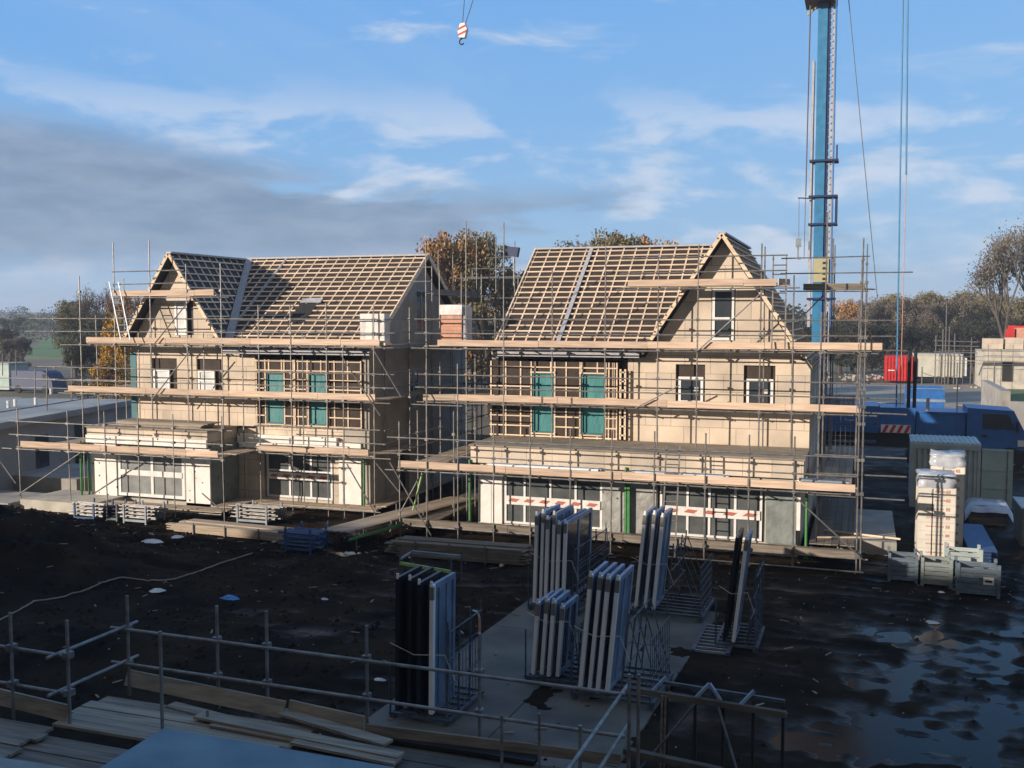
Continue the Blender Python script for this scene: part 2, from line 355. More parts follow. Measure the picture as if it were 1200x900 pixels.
# concrete slabs laid as a path under the racks
mb=MB(); d=Vector((.045,.999,0)); n=Vector((.999,-.045,0)); o=Vector((-6.0,11.7,0))
for i in range(3):
    for j in range(2):
        a=o+d*(i*3.15)+n*(j*2.45+.05); h=.085+random.uniform(-.012,.012); a.z=h-.2
        mb.prism([a,a+n*2.43,a+n*2.43+d*3.12,a+d*3.12],(0,0,.2))
mb.build('pavement',PAVE,kind='structure')
MB().prism([(-7.5,8.2,-.2),(.0,8.2,-.2),(-.9,11.66,-.2),(-6.0,11.66,-.2)],(0,0,.26)).build('yard_pavement',PAVE,kind='structure')
# back road, verge, field
MB().prism([at(1010,470,Z=0)+Vector((-14,0,0)),at(1140,476,Z=0),at(1200,466,Z=0)+Vector((90,0,0)),at(1200,457,Z=0)+Vector((95,6,0)),at(1130,452,Z=0),at(1040,449,Z=0)+Vector((-40,-8,0))],(0,0,.05)).build('road',ASPH,kind='structure')
MB().prism([at(1104,520,Z=0),at(1140,520,Z=0),at(1118,471,Z=0),at(1090,471,Z=0)],(0,0,.04)).build('side_road',ASPH,kind='structure')
MB().prism([at(x,y,Z=.0) for x,y in ((30,419),(152,421),(150,392),(56,390))],(0,0,.12)).build('field',GRASS,kind='structure')

# ---------------------------------------------------------------- building helpers
def wall(mb,x0,x1,z0,z1,y,th,ops=(),halfplanes=()):
    """wall in the XZ plane, front face at y, thickness th backwards, with openings (x0,x1,z0,z1)"""
    xs=sorted({x0,x1,*[o[0] for o in ops],*[o[1] for o in ops]}); zs=sorted({z0,z1,*[o[2] for o in ops],*[o[3] for o in ops]})
    for a,b in zip(xs,xs[1:]):
        run=None
        for c,d in zip(zs,zs[1:]):
            mid=((a+b)/2,(c+d)/2)
            if any(o[0]<mid[0]<o[1] and o[2]<mid[1]<o[3] for o in ops): continue
            poly=[Vector((a,y,c)),Vector((b,y,c)),Vector((b,y,d)),Vector((a,y,d))]
            for p,n in halfplanes:
                poly=clip(poly,Vector(p),Vector(n))
                if len(poly)<3: break
            if len(poly)>=3: mb.prism(poly,(0,th,0))
def wallY(mb,y0,y1,z0,z1,x,th,ops=(),halfplanes=()):
    t=MB(); 
    hp=[((p[1],0,p[2]),(n[1],0,n[2])) for p,n in halfplanes]
    wall(t,y0,y1,z0,z1,0,1,ops,hp)
    mb.add([(x+v[1]*th,v[0],v[2]) for v in t.v],t.f)
def slope(parent,poly,tag_='roof',msheet=MEMB,batt=PINE,row=.345,col=.6,th=.05,strips=(),hole=None,coff=0.,bw=.055):
    """roof plane: membrane sheet plus laid battens, clipped to the outline poly (first edge = eave)"""
    P=[Vector(p) for p in poly]; u=(P[1]-P[0]).normalized(); nn=u.cross(P[-1]-P[0]).normalized()
    if nn.z<0: nn=-nn
    v=nn.cross(u); 
    if v.z<0: v=-v
    mb=MB(); mb.prism([p-nn*th for p in P],nn*th); sheet=mb.build(tag_,msheet,parent)
    us=[(p-P[0]).dot(u) for p in P]; vs=[(p-P[0]).dot(v) for p in P]
    def strip(mb,a,b,c,d,z,t):
        q=[P[0]+u*a+v*c,P[0]+u*b+v*c,P[0]+u*b+v*d,P[0]+u*a+v*d]
        for i,p in enumerate(P):
            p2=P[(i+1)%len(P)]; inn=nn.cross(p2-p)
            if inn.dot((sum(P,Vector())/len(P))-p)<0: inn=-inn
            q=clip(q,p,inn.normalized())
            if len(q)<3: return
        mb.prism([x+nn*z for x in q],nn*t)
    mb=MB(); a=min(us)+.03+coff
    while a<max(us):
        j=random.uniform(-.02,.02); strip(mb,a+j,a+j+bw,min(vs),max(vs),.002,.028); a+=col
    mb.build('counter_battens',batt,sheet)
    mb=MB(); c=min(vs)+.05
    while c<max(vs)-.1:
        segs=[(min(us),max(us))]
        if hole and hole[2]<c<hole[3]: segs=[(min(us),hole[0]),(hole[1],max(us))]
        for s0,s1 in segs:
            x=s0
            while x<s1:
                l=min(random.choice((3.6,4.2,4.8)),s1-x); dz=random.uniform(-.008,.008)
                strip(mb,x,x+l-.004,c+dz,c+dz+bw+.004,.032+random.uniform(0,.006),.028); x+=l
        c+=row
    mb.build('roof_battens',batt,sheet)
    for (a,b,z,m) in strips:
        mb=MB(); strip(mb,a,b,min(vs),max(vs),z,.02); mb.build('fire_strip',m,sheet)
    return sheet,P[0],u,v,nn
def window(parent,x0,x1,z0,z1,y,fm=WHITE,gm=GLASS,mull=(),trans=(),fw=.09,name='window',sticker=False):
    mb=MB()
    mb.box(x0,x1,y-.04,y+.04,z0,z0+fw).box(x0,x1,y-.04,y+.04,z1-fw,z1).box(x0,x0+fw,y-.038,y+.038,z0+fw,z1-fw).box(x1-fw,x1,y-.038,y+.038,z0+fw,z1-fw)
    for m in mull: mb.box(m-fw*.5,m+fw*.5,y-.036,y+.036,z0+fw,z1-fw)
    for t in trans: mb.box(x0+fw,x1-fw,y-.034,y+.034,t-fw*.4,t+fw*.4)
    w_=mb.build(name,fm,parent)
    MB().box(x0+fw*.8,x1-fw*.8,y-.008,y+.012,z0+fw*.8,z1-fw*.8).build('pane',gm,w_)
    if sticker: MB().box(x1-fw-.24,x1-fw-.08,y-.014,y-.010,z0+.42,z0+.56).build('sticker',LITW,w_)
    return w_
def tape(parent,x0,x1,z,y,h,n):
    mb=MB(); mb.box(x0,x1,y-.052,y-.046,z,z+h); t=mb.build('warning_tape',TAPE,parent)
    mb=MB(); w_=(x1-x0)/n
    for i in range(n):
        a=x0+w_*(i+.12)
        mb.prism([(a,y-.055,z+h*.38),(a+w_*.52,y-.055,z+h*.30),(a+w_*.76,y-.055,z+h*.66),(a+w_*.24,y-.055,z+h*.74)],(0,-.002,0))
    mb.build('printed_mark',REDP,t)
def timber_frame(parent,x0,x1,z0,z1,y,wins,extra_v=()):
    """dark membrane wall with pine battens, teal covered window openings"""
    mb=MB(); ops=[(a,b,c,d) for a,b,c,d in wins]
    wall(mb,x0,x1,z0,z1,y,.2,ops); w_=mb.build('timber_wall',MEMB,parent)
    mb=MB()
    vx=[x0+.02]; x=x0+.02
    while x<x1-.1:
        x+=.58; vx.append(min(x,x1-.06))
    for a,b,c,d in wins: vx+=[a-.07,b+.01]
    vx+=list(extra_v)
    for x in vx:
        zz0,zz1=z0,z1; seg=[(z0,z1)]
        for a,b,c,d in wins:
            if a<x+.03<b: seg=[(z0,c-.05),(d+.05,z1)]
        for s in seg:
            if s[1]-s[0]>.05: mb.box(x,x+.05,y-.03,y-.001,s[0],s[1])
    z=z0+.06
    while z<z1:
        cuts=sorted([(a-.07,b+.06) for a,b,c,d in wins if c-.06<z<d+.04]); s=x0
        for a,b in cuts+[(x1,x1)]:
            if a-s>.1: 
                zz_=z+random.uniform(-.01,.01); mb.box(s,a,y-.058-random.uniform(0,.005),y-.031,zz_,zz_+.045)
            s=b
        z+=.36
    for a,b,c,d in wins:
        mb.box(a-.07,b+.06,y-.07,y-.059,d+.005,d+.055); mb.box(a-.07,b+.06,y-.075,y-.03,c-.055,c-.005)
    mb.build('wall_battens',PINE,w_)
    for a,b,c,d in wins:
        f=MB().box(a+.01,b-.01,y+.05,y+.09,c+.01,d-.01).build('window',TEAL,parent)
        mb=MB().box(a,a+.05,y+.0,y+.05,c,d).box(b-.05,b,y+.0,y+.05,c,d).box(a+.05,b-.05,y,y+.05,c,c+.05).box(a+.05,b-.05,y,y+.05,d-.05,d)
        mb.box(a+.05,b-.05,y+.045,y+.052,(c*.45+d*.55)-.02,(c*.45+d*.55)+.02)
        mb.build('window_frame',TEALD,f)
    return w_

# ---------------------------------------------------------------- right house
HR=root('terraced_house',(-4.7,32,0),'right-hand unfinished cream block house under bare roof battens, gable at its right end','house','half-built houses')
WZ0,WZ1=3.12,6.12
# cream upper wall with gable
mb=MB(); cx=-1.92
wr1=(-3.5,-2.48,4.55,5.9); wr2=(-1.17,-.12,4.52,5.9); wrg=(-2.26,-1.52,6.75,8.5)
wall(mb,-5.2,1.02,WZ0,WZ1,30.5,.3,[wr1,wr2])
wall(mb,-4.75,1.02,WZ1,10.2,30.5,.3,[(wrg[0]-.03,wrg[1]+.03,wrg[2],wrg[3])],[((cx,0,10.12),(-1.5,0,-1)),((cx,0,10.12),(1.5,0,-1))])
wallY(mb,30.8,39,0,6.1,.72,.3)
fw=mb.build('front_wall',WALL,HR)
for (a,b,c,d) in (wr1,wr2):
    window(HR,a+.1,b-.06,c,c+.92,30.52,sticker=True)
    MB().box(a,b,30.6,30.66,c,d).build('dark_board',MEMB,HR)
    MB().box(a-.05,b+.05,30.38,30.499,c-.07,c-.01).build('window_sill',WHITE,HR)
window(HR,wrg[0],wrg[1],wrg[2],wrg[3],30.5,mull=(),trans=(wrg[2]+.75,),sticker=False)
MB().box(-5.5,-5.22,30.75,30.9,WZ0,WZ1).build('recess_shade',DARK,HR)  # near-black box stands in for the shade in the gap
timber_frame(HR,-10.4,-5.55,WZ0,WZ1-.2,30.45,[(-8.74,-7.92,3.32,5.5),(-6.89,-6.02,3.32,5.5)],(-5.9,-5.72))
mb=MB().bar((-5.42,30.3,3.2),(-5.42,30.3,5.7),.07,.05).bar((-5.25,30.3,3.2),(-5.25,30.3,5.7),.07,.05)
for i in range(8): mb.bar((-5.42,30.3,3.35+i*.32),(-5.25,30.3,3.35+i*.32),.05,.05)
mb.build('batten_ladder',PINE,HR)
mb=MB(); wallY(mb,30.65,38.7,0,6.1,-10.4,.25); wall(mb,-10.2,.72,0,6.1,38.6,.2)
# left gable end wall triangle
tri=[Vector((-10.4,30.65,6.1)),Vector((-10.4,38.6,6.1)),Vector((-10.4,34.9,9.2))]; mb.prism(tri,(.25,0,0))
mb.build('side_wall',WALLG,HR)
MB().box(-10.2,.7,30.9,38.5,6.0,6.1).build('attic_floor',BOARD,HR)
# roofs
k=(10.2-6.3)/4.4
ms,p0,u_,v_,nn_=slope(HR,[(-10.15,30.1,6.3),(-4.62,30.1,6.3),(-2.03,35.3,10.3),(-10.15,35.3,10.3)],strips=[(2.3,2.45,.065,STRIP)],coff=.0,col=.52)
slope(HR,[(-10.15,40.4,6.3),(-2,40.4,6.3),(-2,35.3,10.3),(-10.15,35.3,10.3)],col=.9)
gz=lambda x:10.33-1.5*abs(x-cx)
slope(HR,[(cx+3.0,30.1,gz(cx+3.0)),(cx+3.0,38.4,gz(cx+3.0)),(cx,38.4,10.33),(cx,30.1,10.33)],msheet=MEMG,batt=PINE,col=.6)
slope(HR,[(-4.62,30.1,gz(-4.62)),(-2.03,35.3,10.17),(cx,35.4,10.33),(cx,30.1,10.33)],msheet=MEMG,col=.6)
# ridge strips and verge boards
MB().box(-10.15,-2.0,35.16,35.44,10.30,10.37).build('ridge_strip',STRIP,HR)
MB().box(cx-.12,cx+.12,30.1,38.4,10.34,10.41).build('ridge_strip',STRIP,HR)
def verge(parent,cx,zt,slp,y,hw,m=PINE):
    mb=MB()
    for s in (-1,1):
        mb.bar((cx,y-.02,zt+.02),(cx+s*hw,y-.02,zt-slp*hw+.02),.04,.16,up=(0,1,0)) if 0 else None
        a=Vector((cx,y,zt)); b=Vector((cx+s*hw,y,zt-slp*hw)); nn=Vector((slp*s,0,1)).normalized()
        mb.prism([a+nn*.06,b+nn*.06,b-nn*.06,a-nn*.06],(0,-.035,0))
        mb.prism([a+nn*.075,b+nn*.075,b+nn*.062,a+nn*.062],(0,-.16,0)) if 0 else None
    v_=mb.build('verge_board',m,parent)
    mb=MB()
    for s in (-1,1):
        nn=Vector((slp*s,0,1)).normalized(); L_=math.hypot(hw,hw*slp); t=.2
        while t<L_:
            q=t/L_; c=Vector((cx+s*hw*q,y-.1,zt-slp*hw*q))+nn*.075; mb.bar(c,c+Vector((0,.2,0)),.04,.04); t+=.345
    mb.build('batten_ends',m,v_)
verge(HR,cx,10.33,1.5,30.08,2.7)
# raking verge of main roof at left
mb=MB(); a=Vector((-10.18,30.05,6.25));b=Vector((-10.18,35.3,10.3)); mb.bar(a,b,.05,.2); mb.build('verge_board',PINE,HR)
MB().box(-9.95,-4.7,30.0,30.06,6.12,6.32).build('fascia_board',STRIP,HR)
MB().box(-9.95,-4.7,30.06,30.45,6.1,6.13).build('soffit',MEMG,HR)
# ground floor extension
ER=MB(); ER.box(-10.1,1.0,27.7,30.5,2.52,3.1); ER.build('flat_roof_deck',WALL,HR)
MB().box(-10.15,1.05,27.64,30.46,3.1,3.15).build('flat_roof_felt',FELT,HR)
mb=MB()
for x0,x1 in ((-9.9,-8.95),(-5.4,-3.6),(-.2,.85)): mb.box(x0,x1,27.9,28.1,.421,2.299)
mb.box(-9.9,.85,27.905,28.1,2.3,2.515); mb.box(-9.9,.85,27.85,28.15,0,.42)
for x in (-9.9,.72): mb.box(x,x+.2,28.16,30.45,.3,2.515)
mb.build('extension_wall',CONCL,HR)
for x0,x1,m in ((-9.82,-9.38,INSW),(-9.36,-8.98,INSW),(-5.42,-4.68,INSS),(-4.5,-3.62,INSS),(-.12,.80,INSG)):
    MB().box(x0,x1,27.78,27.895,.42,2.34).build('insulation_board',m,HR)
MB().box(.80,.93,27.7,27.9,.9,2.5).build('insulation_board',INSW,HR)
for x0,x1,mu,s in ((-8.9,-5.44,(-8.17,-7.25,-6.36),0),(-3.5,-.24,(-2.6,-1.9,-1.08),0)):
    w_=window(HR,x0,x1,.45,2.3,27.86,gm=GLASSM,mull=mu,fw=.075,name='glazed_door_frame')
    MB().box(x0,x1,27.92,27.94,.45,2.3).build('backing',DARK,w_)
tape(HR,-8.82,-5.5,1.12,27.83,.3,6); tape(HR,-3.42,-.3,1.12,27.83,.3,5)
for x in (-10.12,-4.6,1.12):
    mb=MB(); mb.tube((x,27.66,.05),(x,27.66,2.62),.045); mb.box(x-.08,x+.08,27.58,27.74,.02,.05)
    if x==-4.6: mb.box(x+.05,x+.14,27.6,27.72,.3,2.4)
    mb.build('green_prop',GREEN,HR)

# ---------------------------------------------------------------- left house
HL=root('terraced_house',(-20.5,32,0),'left-hand unfinished cream block house with dark shaded gable roof and roof light opening','house','half-built houses')
cl=-23.7
wl1=(-24.98,-23.75,4.42,5.85); wl2=(-22.8,-21.6,4.42,5.85); wlg=(-23.78,-22.9,6.8,8.2)
mb=MB()
wall(mb,-25.75,-20.05,WZ0,WZ1,29.7,.3,[wl1,wl2])
wall(mb,-26.0,-21.3,WZ1,10,29.7,.3,[wlg],[((cl,0,9.85),(-1.5,0,-1)),((cl,0,9.85),(1.5,0,-1))])
mb.build('front_wall',WALL,HL)
for (a,b,c,d) in (wl1,wl2):
    window(HL,a+.06,a+.86,c,c+.98,29.72,gm=WHITED,trans=(c+.55,))
    MB().box(a,b,29.8,29.86,c,d).build('dark_board',MEMB,HL)
window(HL,wlg[0]+.0,wlg[0]+.55,wlg[2],wlg[3],29.7,gm=WHITED); MB().box(wlg[0],wlg[1],29.82,29.88,wlg[2],wlg[3]).build('dark_board',MEMG,HL)
MB().box(-26.05,-25.76,29.68,29.95,3.12,6.1).build('corner_board',TEALD,HL)
timber_frame(HL,-20.0,-15.3,WZ0+.1,WZ1-.25,29.65,[(-19.5,-18.72,3.35,5.35),(-17.62,-16.84,3.35,5.35)],(-18.3,-18.1))
mb=MB(); side=-15.3
wallY(mb,29.7,39.5,0,6.2,side,.28,[(32.2,33.4,.1,2.3),(33.3,34.3,3.7,5.4)])
wallY(mb,29.9,39.3,6.2,9.9,side,.28,[(34.0,35.3,6.8,8.7)],[((0,34.6,9.85),(0,-.72,-1)),((0,34.6,9.85),(0,.72,-1))])
wallY(mb,30,37.6,0,6.2,-25.9,.28); wall(mb,-25.6,-15.3,0,6.2,37.4,.2)
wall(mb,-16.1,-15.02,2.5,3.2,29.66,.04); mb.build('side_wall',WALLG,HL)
for y0,y1,z0,z1 in ((34.0,35.3,6.8,8.7),(33.3,34.3,3.7,5.4)):
    mb=MB(); x=side+.2
    mb.box(x,x+.06,y0,y0+.1,z0,z1).box(x,x+.06,y1-.1,y1,z0,z1).box(x,x+.06,y0+.1,y1-.1,z0,z0+.1).box(x,x+.06,y0+.1,y1-.1,z1-.1,z1).box(x,x+.05,(y0+y1)/2-.05,(y0+y1)/2+.05,z0+.1,z1-.1)
    w_=mb.build('window',STRIP,HL); MB().box(x+.01,x+.03,y0+.08,y1-.08,z0+.08,z1-.08).build('pane',GLASS,w_)
MB().box(-25.7,-15.4,29.95,37.3,6.05,6.15).build('attic_floor',BOARD,HL)
# roofs
ml,p0,u_,v_,nn_=slope(HL,[(-21.2,29.3,6.3),(-14.75,29.3,6.3),(-14.75,34.6,10.1),(-23.65,34.6,10.1)],col=.52,hole=(2.05,2.85,1.7,3.0),strips=[(-.35,-.28,.065,STRIP)])
a=p0+u_*2.05+v_*1.7
mb=MB(); mb.prism([a+nn_*.03,a+u_*.8+nn_*.03,a+u_*.8+v_*1.3+nn_*.03,a+v_*1.3+nn_*.03],nn_*.012); rw=mb.build('roof_window',DARK,ml)  # near-black sheet on the roof stands in for the unlit hole
a=p0+u_*2.02+v_*3.02; MB().prism([a+nn_*.06,a+u_*.95+nn_*.06,a+u_*.95+v_*.3+nn_*.06,a+v_*.3+nn_*.06],nn_*.04).build('roller_box',STRIP,rw)
slope(HL,[(-25.5,39.8,6.3),(-14.75,39.8,6.3),(-14.75,34.6,10.1),(-25.5,34.6,10.1)],col=.9)
gl=lambda x:10.07-1.5*abs(x-cl)
slope(HL,[(cl+2.5,29.28,gl(cl+2.5)),(cl+2.5,29.3,gl(cl+2.5)),(-23.66,34.5,10.0),(cl,34.6,10.07),(cl,29.28,10.07)],msheet=MEMG,col=.5)
slope(HL,[(cl-2.5,29.28,gl(cl-2.5)),(cl-2.5,38.2,gl(cl-2.5)),(cl,38.2,10.07),(cl,29.28,10.07)],msheet=MEMG,col=.6)
# lead valley
a=Vector((-21.22,29.3,6.33)); b=Vector((-23.62,34.6,10.12))
MB().prism([a+Vector((-.02,0,.03)),a+Vector((.38,0,.03)),b+Vector((.3,0,.03)),b+Vector((-.02,0,.03))],(0,-.02,.05)).build('valley_gutter',STRIP,HL)
MB().box(-23.4,-14.75,34.46,34.74,10.11,10.18).build('ridge_strip',STRIP,HL)
MB().box(cl-.12,cl+.12,29.28,38,10.08,10.15).build('ridge_strip',STRIP,HL)
verge(HL,cl,10.07,1.5,29.26,2.45)
MB().bar((-14.72,29.25,6.25),(-14.72,34.6,10.13),.05,.2).build('verge_board',PINE,HL)
MB().bar((-14.72,39.9,6.25),(-14.72,34.62,10.13),.05,.2).build('verge_board',PINE,HL)
MB().box(-21.2,-14.75,29.2,29.26,6.1,6.3).build('fascia_board',STRIP,HL)
# bay extension (left) with flat roof
MB().box(-26.6,-20.9,27.7,29.65,2.75,3.15).build('bay_roof_edge',WALL,HL)
MB().box(-26.65,-20.85,27.62,29.66,3.15,3.2).build('flat_roof_felt',FELT,HL)
mb=MB().box(-26.6,-25.2,27.95,28.1,.2,2.75).box(-22.1,-21.0,27.95,28.1,.2,2.75).box(-25.2,-22.1,27.95,28.1,2.35,2.75).box(-26.6,-21,27.95,28.1,0,.35)
mb.box(-21.15,-20.95,28.1,29.68,0,2.75); mb.box(-26.6,-26.4,28.1,29.6,0,2.75); mb.build('bay_wall',CONCL,HL)
MB().box(-26.55,-25.3,27.82,27.945,.35,2.5).build('insulation_board',INSW,HL)
MB().box(-22.0,-20.9,27.82,27.945,.35,2.5).build('insulation_board',INSW,HL)
MB().box(-26.58,-20.88,27.6,27.69,2.55,2.85).build('insulation_strip',INSW,HL)
MB().box(-20.945,-20.85,27.9,29.62,.2,2.6).build('insulation_board',INSG,HL)
w_=window(HL,-25.25,-22.1,.45,2.25,27.9,gm=GLASSG,mull=(-23.62,),trans=(1.35,),fw=.12,name='glazed_door_frame')
MB().box(-25.2,-22.15,27.945,27.95,.5,2.2).build('backing',DARK,w_)
MB().box(-25.15,-22.2,27.84,27.85,1.28,1.5).build('white_tape',TAPE,w_)
# lower wall right of the bay
mb=MB(); wall(mb,-20.9,-15.3,0,3.2,29.7,.3,[(-19.7,-16.6,.4,2.5)]); mb.build('lower_wall',WALL,HL)
MB().box(-16.3,-15.35,29.58,29.695,.35,2.75).build('insulation_board',INSW,HL)
MB().box(-20.8,-16.35,29.5,29.695,2.55,2.9).build('insulation_strip',INSW,HL)
w_=window(HL,-19.6,-16.65,.42,2.4,29.75,gm=GLASSM,mull=(-18.55,-17.6),trans=(1.5,),fw=.085,name='glazed_door_frame')
MB().box(-19.6,-16.65,29.85,29.87,.42,2.4).build('backing',DARK,w_)
tape(HL,-19.5,-16.75,1.15,29.7,.28,5)
for x,y in ((-26.75,27.5),(-15.15,29.45),(-26.6,27.75)):
    mb=MB(); mb.tube((x,y,.05),(x,y,2.6),.045); mb.box(x-.08,x+.08,y-.08,y+.08,.02,.05); mb.build('green_prop',GREEN,HL)

# ---------------------------------------------------------------- scaffolds
TR=.0245
class Scaf:
    def __init__(s,label,loc,tm=STEEL,bm=BOARD,tt=TOE,group='scaffolds round the houses'):
        s.r=root('scaffold',loc,label,'scaffold',group); s.tm=tm;s.bm=bm;s.tt=tt; s.n=0; s.rest=MB()
    def std(s,x,y,z0,z1,lean=0.,clips=(),foot=True):
        mb=MB(); x+=random.uniform(-.015,.015); dx=random.uniform(-.03,.03)+lean; dy=random.uniform(-.03,.03)
        mb.tube((x,y,z0),(x+dx,y+dy,z1),TR,n=6)
        if foot and z0<1: mb.box(x-.075,x+.075,y-.075,y+.075,z0,z0+.012)
        if z1-z0>4.5:
            zc=z0+random.uniform(3,4); t=(zc-z0)/(z1-z0); mb.tube((x+dx*t,y+dy*t,zc-.12),(x+dx*t,y+dy*t,zc+.12),TR*1.35,n=6)
        for z in clips:
            if z0<z<z1:
                t=(z-z0)/(z1-z0); mb.box(x+dx*t-.05,x+dx*t+.05,y+dy*t-.055,y+dy*t+.055,z-.045,z+.045)
        mb.build('standard',s.tm,s.r)
    def tube(s,p,q,name='ledger',m=None):
        p=Vector(p);q=Vector(q); j=lambda:Vector((random.uniform(-.03,.03),0,random.uniform(-.02,.02)))
        MB().tube(p+j(),q+j(),TR,n=6).build(name,m or s.tm,s.r)
    def deck(s,x0,x1,y0,y1,z,along='X',m=None,sag=.0):
        mb=MB(); w_=.225
        if along=='X':
            n=max(1,int((y1-y0)/w_))
            for i in range(n):
                x=x0-random.uniform(0,.25)
                while x<x1:
                    l=min(3.9,x1-x+random.uniform(0,.2)); dz=random.uniform(-.006,.01); y=y0+i*w_+random.uniform(-.008,.008)
                    mb.bar((x,y+w_/2,z+.02+dz),(x+l-.02,y+w_/2+random.uniform(-.01,.01),z+.02+dz+random.uniform(-.004,.004)),w_-.012,.038); x+=l
        else:
            n=max(1,int((x1-x0)/w_))
            for i in range(n):
                y=y0
                while y<y1:
                    l=min(3.9,y1-y+.05); dz=random.uniform(-.006,.01); x=x0+i*w_
                    mb.bar((x+w_/2,y,z+.02+dz),(x+w_/2,y+l-.02,z+.02+dz),w_-.012,.038); y+=l
        mb.build('deck_boards',m or s.bm,s.r)
    def toe(s,p,q,m=None):
        p=Vector(p);q=Vector(q);L_=(q-p).length;d=(q-p)/L_;t=0;mb=MB()
        while t<L_:
            l=min(3.9,L_-t); a=p+d*t; b=p+d*(t+l-.015); dz=random.uniform(-.012,.012)
            mb.bar(a+Vector((0,0,.115+dz)),b+Vector((0,0,.115+dz+random.uniform(-.012,.012))),.038,.225); t+=l
        mb.build('toe_board',m or s.tt,s.r)
    def transoms(s,x0,x1,y0,y1,z,step=1.2):
        x=x0
        while x<=x1:
            MB().tube((x,y0-.18,z),(x+random.uniform(-.05,.05),y1+.1+random.uniform(-.08,.12),z),TR,n=6).build('transom',s.tm,s.r); x+=step
Z1,Z2,Z3,Z4=2.38,4.44,6.45,8.55
# right house scaffold
S=Scaf('tube and board scaffold wrapped round the right-hand cream house, dark netting at its end',(-5,26.6,0))
yo=26.4
for px in (469,500,537,578,621,668,716,766,826,877,929):
    x=ax(px,yo,600)+0.
    S.std(x,yo,.0,4.0 if px not in(500,537) else 6.0,clips=(Z1-.05,Z1+.5,Z1+1.05,.5))
for x in (2.62,2.72): S.std(x,yo,.0,9.2 if x<2.7 else 8.6,clips=(.5,Z1,Z1+1,Z2,Z2+.5,Z2+1,Z3,Z3+.5,Z3+1,Z4))
for z in (Z1+1.08,Z1+.52): S.tube((-12.6,yo-.05,z),(2.6,yo-.05,z)); S.tube((1.4,yo+.06,z+.02),(3.95,yo+.06,z+.02))
S.tube((-12.7,yo-.05,Z1-.04),(2.5,yo-.05,Z1-.04)); S.tube((1.2,yo+.06,Z1-.12),(3.9,yo+.06,Z1-.12)); S.tube((-10.6,yo+.95,Z1-.04),(2.6,yo+.95,Z1-.04))
S.tube((-12.4,yo+.05,.42),(2.9,yo+.05,.42)); S.tube((-12.4,yo+1.0,.42),(2.9,yo+1.0,.42)); S.transoms(-12,2.6,yo,yo+1,.47,1.9)
S.tube((-3.2,yo-.3,.12),(2.8,yo-.25,.1),'loose_tube')
S.transoms(-12,2.6,yo,yo+1,Z1-.02)
S.deck(-12.25,2.5,yo+.08,yo+.98,Z1); S.toe((-12.25,yo+.04,Z1+.04),(2.55,yo+.04,Z1+.04))
S.deck(-12.2,2.6,yo+.1,yo+1.0,.5,m=BOARDF); S.deck(1.2,2.7,27.7,36,.5,along='Y',m=BOARDF); S.toe((-12.2,yo+.06,.42),(2.6,yo+.06,.42),BOARDF)
# left return
S.deck(-12.25,-11.0,yo+.9,36.5,Z1,along='Y'); S.deck(-12.3,-11.0,yo+.9,36,.45,along='Y',m=BOARDF)
S.deck(-12.6,-11.0,29.6,37,Z2,along='Y'); S.deck(-12.6,-11.0,29.6,37,Z3,along='Y')
for y in (28.4,30.4,32.6,34.8,36.8):
    for x in (-12.4,-11.0):
        S.std(x,y,0,{28.4:4.2}.get(y,9.3 if x<-12 else 7.6),clips=(Z1,Z1+1,Z2,Z2+1,Z3,Z3+1))
    S.tube((-12.7,y+.06,Z2-.04),(-10.7,y+.06,Z2-.04),'transom'); S.tube((-12.7,y+.06,Z3-.04),(-10.7,y+.06,Z3-.04),'transom')
for z in (Z1+.5,Z1+1,Z2+.5,Z2+1,Z3+.5,Z3+1): S.tube((-12.45,27 if z<4 else 29.5,z),(-12.45,37.5,z))
for z in (Z2-.05,Z3-.05): S.tube((-11.05,29.5,z),(-11.05,37.5,z))
# inner upper scaffold
yi=29.5
for px,zb,zt in ((500,.0,10.2),(546,.0,11.0),(590,3.15,10.9),(647,3.15,9.2),(709,3.15,9.95),(771,3.15,9.7),(817,3.15,9.95),(891,3.15,9.95),(929,3.15,8.9),(966,2.4,10.9),(1005,.5,8.1)):
    S.std(ax(px,yi,410),yi,zb,zt,clips=(Z2-.05,Z2+.5,Z2+1,Z3-.05,Z3+.5,Z3+1))
S.std(ax(896,yi+.9,410),yi+.85,3.15,9.9); 
for z in (Z2+.5,Z2+.98,Z3+.48,Z3+1.0): S.tube((-13.0,yi-.05,z),(3.7,yi-.05,z))
for z in (Z2-.05,Z3-.05): S.tube((-12.9,yi-.05,z),(3.1,yi-.05,z)); S.tube((1.0,yi+.05,z-.0+.1),(4.0,yi+.05,z-.03+.1)); S.tube((-11,yi+.6,z),(2.8,yi+.6,z)); S.transoms(-12.6,2.9,yi,yi+.6,z+.02,1.25)
S.deck(-12.4,2.7,yi+.05,yi+.62,Z2); S.toe((-11.4,yi,Z2+.04),(2.65,yi,Z2+.04)); S.toe((-12.7,yi+.02,Z2+.0),(-11.4,yi,Z2+.04),BOARD)
S.deck(-12.6,3.2,yi+.05,yi+.62,Z3); S.toe((-12.1,yi,Z3+.04),(3.25,yi,Z3+.04))
# gable lift
S.deck(-5.0,.2,yi+.03,yi+.5,Z4); S.toe((-5.0,yi,Z4+.02),(-.05,yi,Z4+.02)); S.toe((-.0,yi+.0,Z4+.02),(.3,yi+.9,Z4+.02))
for z in (Z4+.5,Z4+1.0): S.tube((-5.3,yi-.05,z),(.3,yi-.05,z))
S.tube((-5.4,yi-.05,Z4-.05),(.7,yi-.05,Z4-.05))
